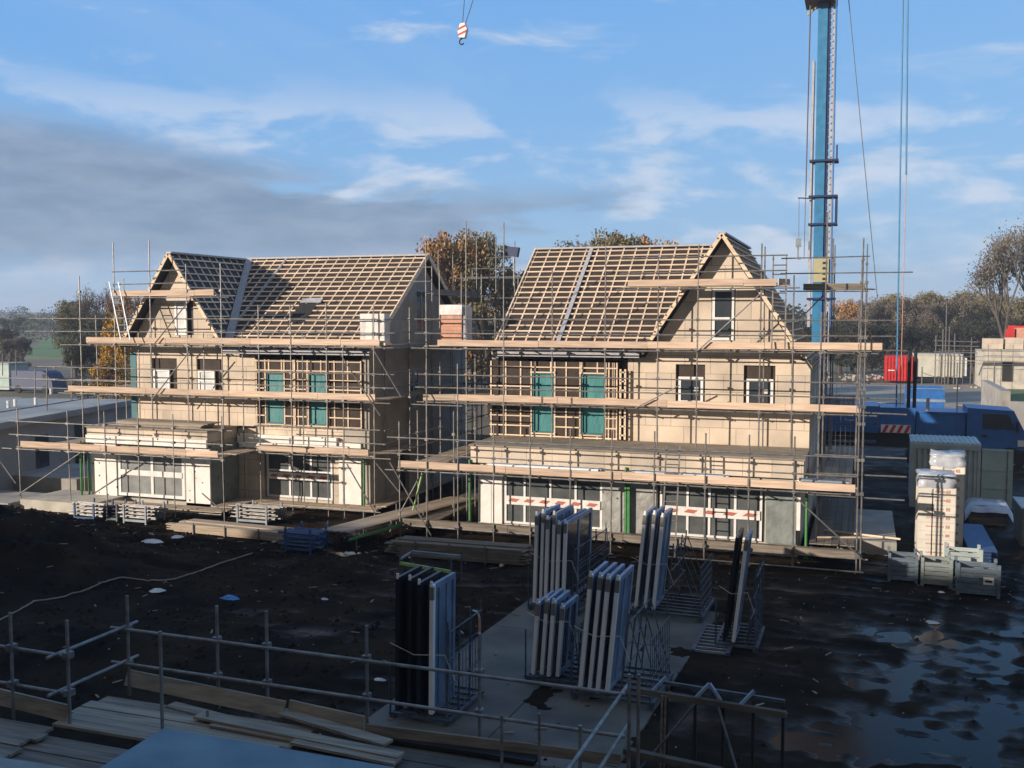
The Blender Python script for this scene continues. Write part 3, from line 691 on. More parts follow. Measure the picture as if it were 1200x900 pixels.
# rear/right return of gable scaffold
for x,y in ((1.6,33),(2.6,33),(1.6,36.2),(2.7,36.2)): S.std(x,y,0,10.3,clips=(Z3,Z3+1,Z4,Z4+1))
S.deck(.7,2.9,33,33.7,8.5,m=BOARDF); S.toe((.6,32.95,8.5),(2.7,32.95,8.5),BOARDF)
for z in (8.45,9.1,9.65): S.tube((-.2,32.9,z),(4.2 if 9<z<9.5 else 2.8,32.9,z),m=STEELD)
for z in (Z2-.05,Z3-.05,Z2+1,Z3+1): S.tube((2.62,26.6 if z<Z2 else 29.4,z),(2.7,37,z))
S.deck(1.3,2.6,30.2,37,Z2,along='Y',m=BOARDF); S.deck(1.3,2.6,30.2,37,Z3,along='Y',m=BOARDF); S.deck(1.3,2.6,27.7,37,Z1,along='Y')
for y in (28.0,31,34): S.std(1.4,y,0.5,7.7,clips=(Z1,Z2,Z3))
# braces
for p,q in (((817,412),(896,341)),((745,478),(797,452))): 
    a=at(*p,Y=yi-.12);b=at(*q,Y=yi-.12); S.tube(a,b,'brace')
a=at(929,581,Y=yo-.1);b=at(1008,653,Y=yo-.1); S.tube(a,b,'brace')
a=at(457,542,Y=yo-.1);b=at(506,628,Y=yo-.1); S.tube(a,b,'brace'); a=at(455,625,Y=yo+.5);b=at(490,562,Y=yo+.5); S.tube(a,b,'brace')
a=at(484,598,Y=yo+.7);b=at(496,550,Y=yo+.7); MB().tube(a,b,.035).build('prop',LGREEN,S.r)
S.tube(at(965,345,Y=33),at(943,367,Y=33),'brace',STEELD)
# dark debris netting strip wires at right
mb=MB()
for i in range(16):
    z=3.0+i*.17; mb.tube((1.2,31+.1*i,z),(2.5,31.1+.1*i,z),.006,n=4)
for i in range(9): mb.tube((1.2+i*.16,31.2,2.5),(1.2+i*.16,31.6,6.2),.006,n=4)
mb.build('mesh_panel',STEELD,S.r)

# left house scaffold
S=Scaf('tube and board scaffold wrapped round the left-hand cream house, stepping out round its white bay',(-20,26.6,0))
for px in (24,82,125,163,204,262):
    S.std(ax(px,yo,560),yo,0,3.95,clips=(Z1-.05,Z1+.5,Z1+1.05))
for z in (Z1+.52,Z1+1.05): S.tube((-29.2,yo-.05,z),(-23.6 if z<3 else -24.8,yo-.05,z)); S.tube((-24.6,yo+.05,z),(-18.9,yo+.05,z-.02))
S.tube((-29.6,yo-.05,Z1-.05),(-19.2,yo-.05,Z1-.05)); S.transoms(-29,-19.6,yo,yo+1,Z1-.02)
S.deck(-28.8,-19.5,yo+.05,yo+.95,Z1); S.toe((-28.7,yo+.02,Z1+.04),(-19.5,yo+.02,Z1+.04))
S.deck(-28.4,-27.3,yo+1,34,Z1,along='Y')
S.deck(-20.3,-19.3,yo+1,28.7,Z1,along='Y'); S.deck(-27.5,-19.6,yo+.2,yo+1.05,.32); S.tube((-28,yo,.3),(-19.4,yo,.3))
S.deck(-20.6,-19.5,yo+1.1,29.4,.32,along='Y'); S.deck(-19.4,-14.3,28.55,29.4,.36); S.deck(-15.1,-14.1,29.4,37,.36,along='Y'); S.tube((-19.4,28.5,.33),(-14,28.5,.33))
yl=28.6
poles=((96,0,9.2,.12),(136,0,10.5,.3),(178,0,10.55,.1),(220,0,9.6,.02),(261,0,9.6,0),(304,0,8.0,0),(341,0,8.0,0),(383,0,8.05,0),(438,0,8.0,0))
for px,zb,zt,ln in poles:
    x=ax(px,yl,450); zb=0 if not(-26.8<x<-20.8) else 3.2
    S.std(x,yl,zb,zt,lean=-ln*.0,clips=(Z1,Z2-.05,Z2+.5,Z2+1,Z3-.05,Z3+.5,Z3+1,Z4))
S.std(ax(403,yl,500),yl,0,6.6,clips=(Z1,Z2,Z3))
for px in (163,240,285,355): S.std(ax(px,yl+.75,450),yl+.75,3.2 if px<250 else 0,6.9,clips=(Z2,Z3))
for x0_,x1_,z in ((-30.0,-13.4,Z2+.5),(-29.8,-13.4,Z2+1.02),(-30.4,-13.4,Z3+.5),(-30.2,-14,Z3+1.02),(-28.8,-13.6,Z2-.05),(-28.6,-13.4,Z3-.05),(-19.6,-13.6,Z1-.05),(-19.6,-13.8,Z1+.5),(-19.4,-14,Z1+1.0)):
    S.tube((x0_,yl-.05,z),(x1_,yl-.05,z))
S.deck(-28.5,-14.2,yl+.03,yl+.75,Z2); S.toe((-28.3,yl,Z2+.04),(-14.2,yl,Z2+.04))
S.deck(-27.3,-14.0,yl+.03,yl+.5,Z3); S.toe((-27.3,yl,Z3+.04),(-14.0,yl,Z3+.04))
S.deck(-19.3,-14.5,yl+.03,yl+.9,Z1); S.toe((-19.2,yl,Z1+.04),(-14.5,yl,Z1+.04))
S.transoms(-28,-14.2,yl,yl+.8,Z2-.02); S.transoms(-27,-14,yl,yl+.5,Z3-.02); S.transoms(-19,-14.5,yl,yl+.9,Z1-.02)
S.deck(-25.9,-21.1,yl+.02,yl+.48,Z4-.2); S.toe((-25.9,yl,Z4-.18),(-21.1,yl,Z4-.18))
for z in (Z4+.3,Z4+.8): S.tube((-25.9,yl-.05,z),(-22.4,yl-.05,z))
S.tube((-26,yl-.05,Z4-.25),(-20.4,yl-.05,Z4-.25))
# stair tower side frames left
for x,y in ((-28.9,31),(-27.6,31.2),(-28.9,34),(-27.4,34)): S.std(x,y,0,9.2 if x>-28 else 7.6,clips=(Z2,Z3))
for z in (Z2+.5,Z2+1,Z3+.5,Z3+1): S.tube((-28.9,28.5,z),(-28.9,35,z)); 
S.deck(-28.6,-27.3,29.4,34.4,Z2,along='Y')
# right return
S.deck(-14.9,-13.9,yl+.6,37.5,Z1,along='Y'); S.deck(-14.9,-13.9,yl+.6,37.5,Z2,along='Y'); S.deck(-14.8,-13.9,yl+.6,37.5,Z3,along='Y')
for y in (30.8,33.0,35.2,37.4): S.std(-13.85,y,0,9.6 if y>32 else 7.9,clips=(Z1,Z2,Z3,Z3+1)); S.std(-14.9,y,0,6.7)
for z in (Z1+1,Z1+.5,Z2+.5,Z2+1,Z3+.5,Z3+1,Z3-.05): S.tube((-13.8,28.5,z),(-13.8,38,z))
S.tube((-13.85,33,Z4-.1),(-13.85,38,Z4-.1)); S.deck(-14.6,-13.9,33,38,Z4-.1,along='Y',m=BOARDF); S.toe((-13.87,33,Z4-.1),(-13.87,38,Z4-.1),BOARDF)
for z in (8.95,9.5): S.tube((-15.4,32.0,z),(-13.4,32,z)); 
for p,q in (((178,468),(223,412)),((177,408),(222,352)),((399,414),(446,487)),((438,412),(471,465)),((406,544),(439,600)),((441,543),(468,577))):
    S.tube(at(*p,Y=yl-.12),at(*q,Y=yl-.12),'brace')
for p,q in (((20,580),(95,530)),((0,541),(19,566)),((237,578),(262,600))): S.tube(at(*p,Y=yo-.1),at(*q,Y=yo-.1),'brace')

# scaffold bridging the gap behind, between the houses
S=Scaf('loose tube scaffold between the two cream houses, in front of the autumn trees',(-13,39,0))
for px,zt in ((517,10.6),(532,10.4),(563,11.2),(580,11.2),(598,11.0),(609,9.6)):
    S.std(ax(px,39,340),39+random.uniform(-1,1),0,zt,clips=(6.4,7.4,8.4))
for z in (4.4,6.4,7.4,8.3,9.3): S.tube((-15.5,39,z),(-10.2,39,z)); S.tube((-15.2,40.2,z+.1),(-11.,40.2,z+.1))
S.tube(at(552,315,Y=39),at(600,314,Y=39)); S.tube(at(552,327,Y=39),at(590,325,Y=39)); S.tube(at(572,302,Y=39),at(600,301,Y=39))
S.deck(-13.4,-9.8,38.4,39.2,Z4,m=BOARDF); S.deck(-17.2,-13.6,38.6,39.6,8.2,m=BOARDF); S.toe((-17.2,38.6,8.2),(-13.7,38.6,8.2),BOARDF)
S.deck(-16,-11,38.4,39.2,Z2,m=BOARDF); S.deck(-16,-11,38.4,39.2,Z3,m=BOARDF)
fl=root('floodlight',(0,0,0),'dark blue floodlight clamped to the top of a pole behind the right roof verge','floodlight')
a=at(601,296,Y=37); ORG[fl.name]=tuple(a); fl.location=a
MB().prism([a+Vector((-.22,0,-.12)),a+Vector((.18,0,-.2)),a+Vector((.26,0,.22)),a+Vector((-.26,0,.28))],(0,.25,0)).build('lamp_housing',BLUED,fl)
MB().tube(a+Vector((0,.12,-4)),a+Vector((0,.12,-.15)),.025).build('mounting_pole',STEEL,fl)

# ---------------------------------------------------------------- ladders, packs on the decks
def ladder(p,q,wid,label,m=STEEL,n=None,wdir=(1,0,0)):
    p=Vector(p);q=Vector(q);w_=Vector(wdir)*wid/2; r=root('ladder',p,label,'ladder')
    for s in (-1,1): MB().bar(p+w_*s,q+w_*s,.022,.045,up=wdir).build('ladder_rail',m,r)
    n=n or int((q-p).length/.28); mb=MB()
    for i in range(1,n):
        c=p+(q-p)*i/n; mb.tube(c-w_,c+w_,.02,n=5)
    mb.build('rungs',m,r); return r
ladder((-2.95,26.35,.05),(-2.85,26.5,3.55),.42,'galvanised ladder from the mud to the lowest deck, in front of the right house glazing')
ladder((.05,29.35,Z3+.05),(.02,29.75,Z4+1.0),.42,'short ladder up to the gable platform of the right house')
ladder(at(147,398,Y=28.2),at(127,330,Y=28.2)+Vector((0,.3,0)),.45,'pale ladder rising steeply at the left end of the left-hand scaffold',m=RACKG)
r=root('wrapped_pallet',(-14.6,28.9,Z3+.04),'white plastic-wrapped pallet load standing on the top deck by the left house verge','pallet')
a,b=at(422,402,Y=28.75),at(452,402,Y=28.75)
mb=MB(); mb.box(a.x,b.x-.05,28.75,29.2,Z3+.14,7.66); o=mb.build('wrapped_load',WRAPW,r)
mb=MB().box(a.x,b.x,28.7,29.25,Z3+.05,Z3+.09).box(a.x,a.x+.1,28.7,29.25,Z3+.09,Z3+.14).box(b.x-.1,b.x,28.7,29.25,Z3+.09,Z3+.14).build('pallet',PINE,r)
MB().box(a.x+.25,a.x+.5,28.735,28.749,Z3+.14,7.66).build('tape_strip',TAPE,r)
r=root('brick_pallet',(-12.2,29.9,Z3+.04),'tall pallet of pinkish orange bricks with torn plastic on the deck between the houses','pallet')
a,b=at(516,400,Y=29.9),at(541,400,Y=29.9)
MB().box(a.x,b.x,29.9,30.7,Z3+.06,7.95).build('bricks',PINKB,r)
MB().box(a.x-.05,b.x+.03,29.85,30.75,7.62,7.99).build('plastic_hood',WRAPW,r)
MB().box(b.x+.01,b.x+.12,29.95,30.65,Z3+.1,7.9).build('plastic_side',WRAP,r)
MB().box(a.x-.05,b.x+.05,29.85,30.75,Z3+.02,Z3+.058).build('pallet',PINE,r)
# tube bundles lying on the low deck of the right house
def bundle(x0,x1,y,z,n,label,m,r_=.05,cols=4,cat='pipe bundle',name='pipe_bundle',group=None):
    t=root(name,((x0+x1)/2,y,z),label,cat,group); k=0
    for i in range(n):
        a=(i%cols)*r_*2.1; b=(i//cols)*r_*1.9+r_
        MB().tube((x0+random.uniform(-.1,.1),y+a,z+b),(x1+random.uniform(-.15,.15),y+a+random.uniform(-.02,.02),z+b),r_,n=9).build('pipe',m if not isinstance(m,list) else m[i%len(m)],t)
    return t
bundle(-9.2,-5.3,26.95,Z1+.05,8,'long bundle of white drain pipes on the low deck of the right house',[WHITE,STRIP])
bundle(-4.2,-1.3,26.95,Z1+.05,8,'shorter bundle of grey-blue pipes on the low deck above the ladder',[STRIP,WHITED,RACKG])
bundle(.9,2.3,27.0,Z1+.05,6,'short blue-grey tubes stacked at the right end of the low deck',[RACKG,STRIP,RACKM],r_=.055,cols=3)
# rubble and boards stacked on roofs
for n_,(x0,x1,y,z,lab) in enumerate(((-25.6,-21.3,28.2,3.2,'stack of grey roof boards lying along the flat bay roof of the left house'),(-20.3,-15.6,28.9,Z1+.05,'low stack of white boards on the lowest deck right of the bay'))):
    t=root('board_stack',((x0+x1)/2,y,z),lab,'board stack')
    for i in range(5):
        MB().box(x0+random.uniform(-.1,.2),x1+random.uniform(-.3,.1),y+random.uniform(-.04,.04)+ (.0 if n_==0 else .1),y+(.9 if n_==0 else .3)+random.uniform(-.04,.04),z+.005+i*.042,z+.04+i*.042).build('board',[BOARD,FELT,CONCL,BOARD,FELT][i] if n_==0 else TAPE,t)
# ---------------------------------------------------------------- stacked timber, stillages
def plank_stack(x0,x1,y,z,rows,cols,label,rz=0,m=BOARDF,dist=.0):
    t=root('plank_stack',(0,0,0),label,'plank stack','scaffold boards stacked on the mud',local=True); t.location=((x0+x1)/2,y,z); t.rotation_euler=(0,0,rz); h=(x1-x0)/2
    for j in (-.7,.7): MB().box(j*h-.05,j*h+.05,-.1,cols*.23+.1,0,.07).build('bearer',PINE,t)
    for i in range(rows):
        for c in range(cols):
            if i>rows-2 and c%3==1: continue
            dx=random.uniform(-.35,.35); MB().box(-h+dx,h+dx*.5,c*.23+.004,c*.23+.222,.072+i*.041,.072+i*.041+.037).build('plank',m,t)
    for j in (-.62,-.1,.45): MB().box(h*j,h*j+.04,-.05,-.01,0,.072+rows*.041+.08).build('stake',STEELD,t)
    return t
plank_stack(-11.2,-6.9,23.75,.0,11,4,'long stack of grey scaffold boards on the mud in front of the right house',rz=.03)
plank_stack(-20.1,-15.0,24.3,.0,7,4,'long stack of pale scaffold boards on the mud in front of the left house',rz=-.05,m=BOARD)
def stillage(x,y,label,m,mp,wd=1.35,dp=1.0,rz=0.,h=.62,n=14):
    t=root('tube_stillage',(x,y,gh(x,y)),label,'stillage','stillages of scaffold tubes on the mud',rz=rz,local=True)
    for sx in (-1,1):
        for sy in (-1,1): MB().box(sx*wd*.32-.03,sx*wd*.32+.03,sy*dp/2-.03,sy*dp/2+.03,0,h+.05).build('post',m,t)
        MB().box(sx*wd*.32-.03,sx*wd*.32+.03,-dp/2+.03,dp/2-.03,.1,.16).build('cross_bar',m,t)
    MB().box(-wd*.32+.03,wd*.32-.03,-dp/2-.025,-dp/2+.025,.08,.16).build('front_bar',m,t)
    for i in range(n):
        r_=.038; c=i%5; k=i//5
        MB().tube((-wd/2+random.uniform(-.12,.12),-dp/2+.12+c*.17+random.uniform(-.02,.02),.2+k*.13+random.uniform(0,.02)),(wd/2+random.uniform(-.12,.12),-dp/2+.12+c*.17,.2+k*.13),r_,n=7).build('tube',mp,t)
    return t
stillage(-24.2,25.3,'grey tube stillage with a blue front bar, next to the pale concrete slab',RACKB,STEEL,n=18)
stillage(-22.1,25.5,'grey tube stillage standing in front of the white bay',RACKG,STEEL,wd=1.5,n=18)
stillage(-18.1,26.9,'tube stillage behind the long pale board stack',RACKG,STEEL,wd=1.9,n=18)
stillage(-14.2,23.6,'dark blue tube stillage standing at the end of the pale board stack',RACKB,RACKB,wd=1.4,h=.75,n=20)
stillage(-23.2,25.6,'black-wrapped tube stillage between two grey ones',RACKM,RUB,wd=.7,n=15)
# green-edged low walkway right of the left house
t=root('walkway',(-13.2,26.5,0),'low green-edged timber walkway on trestles beside the left house','walkway')
mb=MB(); mb.bar((-13.9,23.9,.55),(-12.2,31.5,.5),.06,.1); mb.bar((-12.7,23.7,.45),(-11.3,30.5,.45),.05,.08); mb.build('edge_beam',GREEN,t)
mb=MB()
for i in range(5): a=Vector((-13.85+.22*i,24.0,.62)); mb.bar(a,a+Vector((1.6,7.2,-.05)),.2,.04)
mb.build('deck_boards',BOARD,t)
for i in range(5):
    a=Vector((-13.85+.4*i,24.4+1.75*i,0)); MB().tube(a,a+Vector((0,0,.85)),.024).build('leg',STEELD,t); b=a+Vector((1.15,-.2,0)); MB().tube(b,b+Vector((0,0,.7)),.024).build('leg',STEELD,t)
    mb=MB().bar(a+Vector((0,0,.5)),b+Vector((0,0,.5)),.05,.05).build('cross_bar',BOARD,t)
# trestle behind black rack
t=root('steel_trestle',(0,0,0),'open steel trestle with a pale green rail behind the black-ended window rack','trestle',local=True); t.location=at(505,690,Z=0); t.location.z=0; t.rotation_euler=(0,0,.08)
for x in (-.8,.7):
    for y in (-.3,.6): MB().tube((x,y,0),(x,y,.95),.025).build('leg',RACKM,t)
MB().bar((-.8,-.3,.75),(.7,-.3,.6),.06,.08).build('rail',LGREEN,t); MB().bar((-.8,.6,.85),(.7,.6,.8),.07,.1).build('rail',RACKG,t); MB().bar((-.8,-.3,.85),(-.8,.6,.85),.05,.05).build('rail',RACKG,t)

# ---------------------------------------------------------------- glazing racks with window frames
def win_frame(x,L_,H,label,rt,rz,tilt,kind='blue',mull=1,z0=.22,th=.075,y0=0.):
    """one window frame standing on edge in the rack: local x = across the rack, y = along it"""
    M_={'blue':(FRAMEB,FRAMES,FILMB),'black':(BLACK,BLACK,BLACK),'film':(FRAMEB,FILMB,FILMB)}[kind]
    c,s=math.cos(rz),math.sin(rz)
    o=root('window_frame',(rt.x+x*c-y0*s,rt.y+x*s+y0*c,rt.z+z0),label,'window frame','window frames stacked in racks',local=True)
    o.rotation_euler=(0,tilt,rz); w_=.1
    MB().box(0,th,0,w_,0,H).build('stile',M_[0],o); MB().box(0,th,L_-w_,L_,0,H).build('stile',M_[1],o)
    MB().box(.004,th-.004,w_,L_-w_,0,w_).build('rail',M_[1],o); MB().box(.004,th-.004,w_,L_-w_,H-w_,H).build('rail',M_[1],o)
    for i in range(mull):
        yy=L_*(i+1)/(mull+1); MB().box(.006,th-.006,yy-.05,yy+.05,w_,H-w_).build('mullion',M_[1],o)
    MB().box(th*.4,th*.6,w_,L_-w_,w_,H-w_).build('pane',M_[2] if kind!='blue' else GLASS if (int(x*100)%2) else FILMB,o)
    MB().box(-.004,th+.004,-.006,.05,H-.28,H-.04).build('corner_cap',CAPG if kind!='black' else BLACK,o)
    MB().box(th*.2,th*.8,-.012,.02,H-.03,H+.07).build('lifting_tab',WHITE,o)
    return o
ords=['leftmost','second','third','fourth','fifth','sixth']
def rack(px,py,z,rz,n,Ls,Hs,desc,kinds,sp=.155,tilt=.07,side=1.0,label='',mesh=True,back=0.):
    p=at(px,py,Z=z); p=Vector((p.x,p.y,z)); rt=root('glazing_rack',p,label,'rack','steel racks holding window frames',rz=-rz,local=True)
    L_=(max(Ls) if isinstance(Ls,(list,tuple)) else Ls)+.75; H=max(Hs) if isinstance(Hs,(list,tuple)) else Hs; W=n*sp+side
    T=lambda a,b,r_=.015:MB().tube(a,b,r_,n=6)
    mb=MB(); mb.bar((-.15,0.1,.1),(-.15,L_,.1),.07,.07).bar((W,0.1,.1),(W,L_,.1),.07,.07); mb.build('base_frame',RACKM,rt)
    for i in range(7):
        y=.1+(L_-.1)*i/6; MB().bar((-.15,y,.12),(W,y,.12),.05,.05,).build('cross_bar',RACKM,rt)
    for x in (-.12,W-.03):
        for y in (.15,L_-.1): MB().box(x-.05,x+.05,y-.05,y+.05,0,.07).build('foot',RACKM,rt)
    xs_=n*sp+.12+math.tan(tilt)*0
    hh=H*.78
    for i in range(4):
        y=.12+(L_-.2)*i/3; x0=xs_; MB().tube((x0,y,.14),(x0+hh*math.tan(tilt)+.0,y,hh),.017,n=6).build('upright',RACKM,rt)
        MB().tube((W-.02,y,.14),(x0+hh*math.tan(tilt)+.02,y,hh*.92),.013,n=6).build('brace',RACKM,rt)
    for k_ in (.35,.62,.9): T((xs_+hh*k_*math.tan(tilt)+.02,.1,.14+hh*k_*.92),(xs_+hh*k_*math.tan(tilt)+.02,L_-.1,.14+hh*k_*.92)).build('side_rail',RACKM,rt)
    T((-.16,.12,.12),(-.16+.0,.12,1.1),.018).build('guard_bar',RACKM,rt)
    if mesh:
        mb=MB()
        for i in range(11): y=.1+(L_-.2)*i/10; mb.tube((W-.04,y,.14),(W-.04+.0,y,1.35),.008,n=4)
        for i in range(7): z_=.2+i*.19; mb.tube((W-.04,.1,z_),(W-.04,L_-.1,z_),.008,n=4)
        mb.build('mesh_side',RACKM,rt)
    mb=MB(); mb.path([Vector((-.08,-.02,1.5)),Vector((n*sp*.5,-.07,1.35)),Vector((n*sp+.15,-.02,1.4)),Vector((n*sp+.3,.1,.9))],.005); mb.build('lashing_strap',LITW,rt)
    for i in range(n):
        l=Ls[i] if isinstance(Ls,(list,tuple)) else Ls; h=Hs[i] if isinstance(Hs,(list,tuple)) else Hs; k_=kinds[i] if isinstance(kinds,(list,tuple)) else kinds
        win_frame(i*sp,l,h,f'{ords[i]} {desc}',p,-rz,tilt,k_,mull=random.choice((1,2)),y0=.06*(i%2)+back)
    return rt
rack(463,846,.06,.03,4,[.95,.95,.95,1.0],[2.52,2.5,2.46,2.42],'tall frame in the rack with black ends standing nearest the front rail',['black','black','black','film'],sp=.22,tilt=.015,side=.15,label='steel rack with three black-ended frames and a blue filmed one, nearest the front rail')
rack(624,716,.1,.06,6,[1.2,1.2,1.9,1.25,2.1,2.1],[2.28,2.34,2.2,2.32,2.1,2.12],'tall blue frame in the rear left rack before the taped glazing','blue',sp=.15,tilt=.03,side=.3,label='full steel rack of tall blue window frames, rear left of the concrete path')
rack(622,802,.1,.05,4,[.95]*4,[1.5,1.55,1.55,1.45],'short frame in the low rack left of the four tall pale ones','blue',sp=.17,tilt=.07,side=.35,label='low steel rack of short blue window frames in the middle of the concrete path')
rack(677,822,.1,.03,4,[1.15]*4,[2.32,2.3,2.3,2.28],'tall pale blue frame of the four leaning in the front middle rack','blue',sp=.175,tilt=.09,side=.75,label='steel rack of four leaning pale blue frames, front middle of the concrete path')
rack(743,722,.1,.03,3,[1.1]*3,[2.4,2.42,2.38],'tall pale frame in the rear rack with a wide empty mesh side','blue',sp=.22,tilt=.09,side=1.0,label='steel rack with three pale frames and a wide empty mesh side, behind the leaning four')
rack(846,763,.02,.0,2,[1.0,1.0],[2.45,2.4],'tall frame in the lone rack standing on the mud to the right',['black','blue'],sp=.2,tilt=.11,side=.35,label='steel rack with one black and one pale frame, standing alone on the mud',mesh=True)
t=root('empty_rack',(0,0,0),'flat empty rack base of parallel bars beside the lone rack on the mud','rack base',rz=.0,local=True); p=at(812,768,Z=0); t.location=(p.x,p.y,.02)
MB().box(-.04,.04,0,2.1,.05,.12).build('side_bar',RACKM,t); MB().box(.72,.8,0,2.1,.05,.12).build('side_bar',RACKM,t)
for i in range(9): MB().box(.04,.72,.02+i*.24,.07+i*.24,.06,.11).build('cross_bar',RACKG,t)
# ---------------------------------------------------------------- front rails and deck (nearest scaffold)
S=Scaf('nearest low scaffold with grey rails and weathered boards toned for shade along the bottom of the view',(-4,8,0),tm=STEEL,bm=BOARDF,group='scaffolds round the houses')
yf=7.85
def fpost(px,pt,pb,Y): 
    a=at(px,pb,Y=Y);b=at(px,pt,Y=Y); x=(a.x+b.x)/2; MB().tube((x,Y,min(a.z,1.75)),(x,Y,b.z),.0245,n=10).build('standard',S.tm,S.r); return x
for px,pt,pb in ((150,698,790),(255,710,830),(313,716,835),(430,733,860),(562,742,880)): 
    x=fpost(px,pt,pb,yf)
    for z in (2.80,2.25): MB().box(x-.05,x+.05,yf-.06,yf+.05,z-.045,z+.045).build('coupler',STEELD,S.r)
for px in (737,748): fpost(px,790,900,yf-.1)
for z0_,z1_ in ((2.80,2.79),(2.26,2.24)): MB().tube((-8.2,yf-.05,z0_),(-.1,yf-.12,z1_),.0245,n=10).build('guard_rail',S.tm,S.r)
for z in (2.83,2.29): MB().tube((-8.0,6.3,z),(-7.95,8.1,z),.0245,n=10).build('guard_rail',S.tm,S.r); MB().tube((-13,6.6,z+.0),(-7.8,6.5,z-.02),.0245,n=10).build('guard_rail',S.tm,S.r); MB().tube((-.15,8.1,z-.05),(-.25,3.5,z-.05),.0245,n=10).build('guard_rail',S.tm,S.r)
for px,pt in ((14,718),(80,727)): 
    x=fpost(px,pt,840,6.5)
    for z in (2.83,2.29): MB().box(x-.05,x+.05,6.44,6.57,z-.045,z+.045).build('coupler',STEELD,S.r)
fpost(189,740,852,6.55); fpost(680,850,905,6.9)
for px,pt in ((243,832),(375,860),(588,838),(632,836)): 
    a=at(px,pt,Y=7.2); MB().tube((a.x,7.2,1.7),(a.x,7.2,a.z),.02,n=8).build('standard',S.tm,S.r)
S.deck(-7.95,-4.6,6.4,7.75,1.80,m=BOARD2); S.deck(-4.6,-.1,6.4,7.75,1.76,m=PAVE); S.deck(-13,-7.98,3.2,6.45,1.80)
for i,(p,q,z) in enumerate((((250,848),(440,882),1.86),((232,838),(470,886),1.9),((330,834),(455,871),1.93),((345,868),(466,893),1.88),((200,826),(300,852),1.85))):
    a=at(*p,Z=z);b=at(*q,Z=z); MB().bar(a,b,.20,.038).build('loose_board',BOARD2,S.r)
a=at(145,803,Z=1.87);b=at(330,842,Z=1.87); MB().prism([a,b,b+Vector((0,.1,.21)),a+Vector((0,.1,.21))],(0,.035,0)).build('toe_board',BOARD2,S.r)
a=at(337,838,Z=1.87);b=at(425,858,Z=1.87); MB().prism([a,b,b+Vector((0,.05,.2)),a+Vector((0,.05,.2))],(0,.035,0)).build('toe_board',BOARD2,S.r)
a=at(427,862,Z=1.87); MB().prism([a,(-.15,7.7,1.87),(-.15,7.72,2.0),a+Vector((0,.02,.15))],(0,.035,0)).build('toe_board',BOARDF,S.r)
a=at(-60,812,Z=1.85);b=at(77,846,Z=1.85); MB().prism([a,b,b+Vector((0,.05,.22)),a+Vector((0,.05,.22))],(0,.035,0)).build('toe_board',BOARD2,S.r)
a=at(430,860,Z=1.86);b=at(630,890,Z=1.86); MB().bar(a,b,.24,.05).build('black_gutter',BLACK,S.r)
S.deck(-7.97,-.5,4.4,6.38,1.73,m=BOARDF)
MB().prism([at(192,853,Z=2.0),at(462,899,Z=2.0),at(520,1000,Z=2.0),at(-20,985,Z=2.0)],(0,0,-.03)).build('ply_sheet',BSHEET,label='pale blue coated sheet lying flat at the bottom of the view',cat='sheet')
MB().prism([at(-60,878,Z=1.95),at(95,902,Z=1.95),at(95,960,Z=1.95),at(-60,960,Z=1.95)],(0,0,-.03)).build('ply_sheet',CRATE,label='dull grey-green sheet in the bottom left corner of the view',cat='sheet')
t=root('barrier_rack',(0,0,0),'steel trestle rack with black bars hanging from a pale blue top rail, bottom right','rack',local=True)
p0=at(748,795,Z=1.55); p1=at(920,822,Z=1.55)
MB().bar(p0,p1,.05,.05).build('top_rail',RACKM,t)
MB().bar(p0+Vector((0,-.12,-.16)),p1+Vector((.03,-.12,-.16)),.09,.09).build('top_beam',PAVE,t)
for px in (782,815,848,883,918):
    a=at(px,800+ (px-750)*.157,Z=1.5); MB().bar(a,Vector((a.x,a.y,.05)),.05,.05).build('black_bar',RUB,t)
for f in (.2,.5,.8):
    c=p0.lerp(p1,f); MB().bar(c+Vector((0,0,.1)),c+Vector((-.2,-.1,-.12)),.045,.045).build('hook',FRAMES,t)
    if f==.5: MB().bar(c+Vector((0,0,.1)),c+Vector((.2,-.1,-.12)),.045,.045).build('hook',FRAMES,t)
MB().tube(p0.lerp(p1,.55)+Vector((0,-.1,-.1)),p0.lerp(p1,.8)+Vector((0,-.7,-1.5)),.022).build('leg',RACKM,t)
MB().tube(p0.lerp(p1,.45)+Vector((0,-.1,-.1)),p0.lerp(p1,.0)+Vector((0,-.6,-1.5)),.022).build('leg',RACKM,t)
MB().bar(Vector((p0.x-.1,p0.y-.6,.55)),Vector((p1.x-.9,p1.y-.5,.5)),.12,.1).build('lower_beam',BARK,t)
for px in (776,780): a=at(px,815,Z=1.4); MB().tube(a,(a.x-.02,a.y,0),.02).build('leg',BOARDF,t)
t=root('marker_post',(a.x,a.y,0),'thin post with a red and white tip beside the black-ended rack','post',local=True); a=at(562,818,Z=.06); t.location=a
MB().tube((0,0,0),(0,0,1.25),.02).build('post_shaft',STEELD,t); MB().tube((0,0,1.25),(0,0,1.62),.026).build('painted_tip',PINKB,t); MB().path([Vector((0,0,1.62)),Vector((-.03,0,1.72)),Vector((-.14,0,1.75))],.018).build('curved_end',WHITED,t)

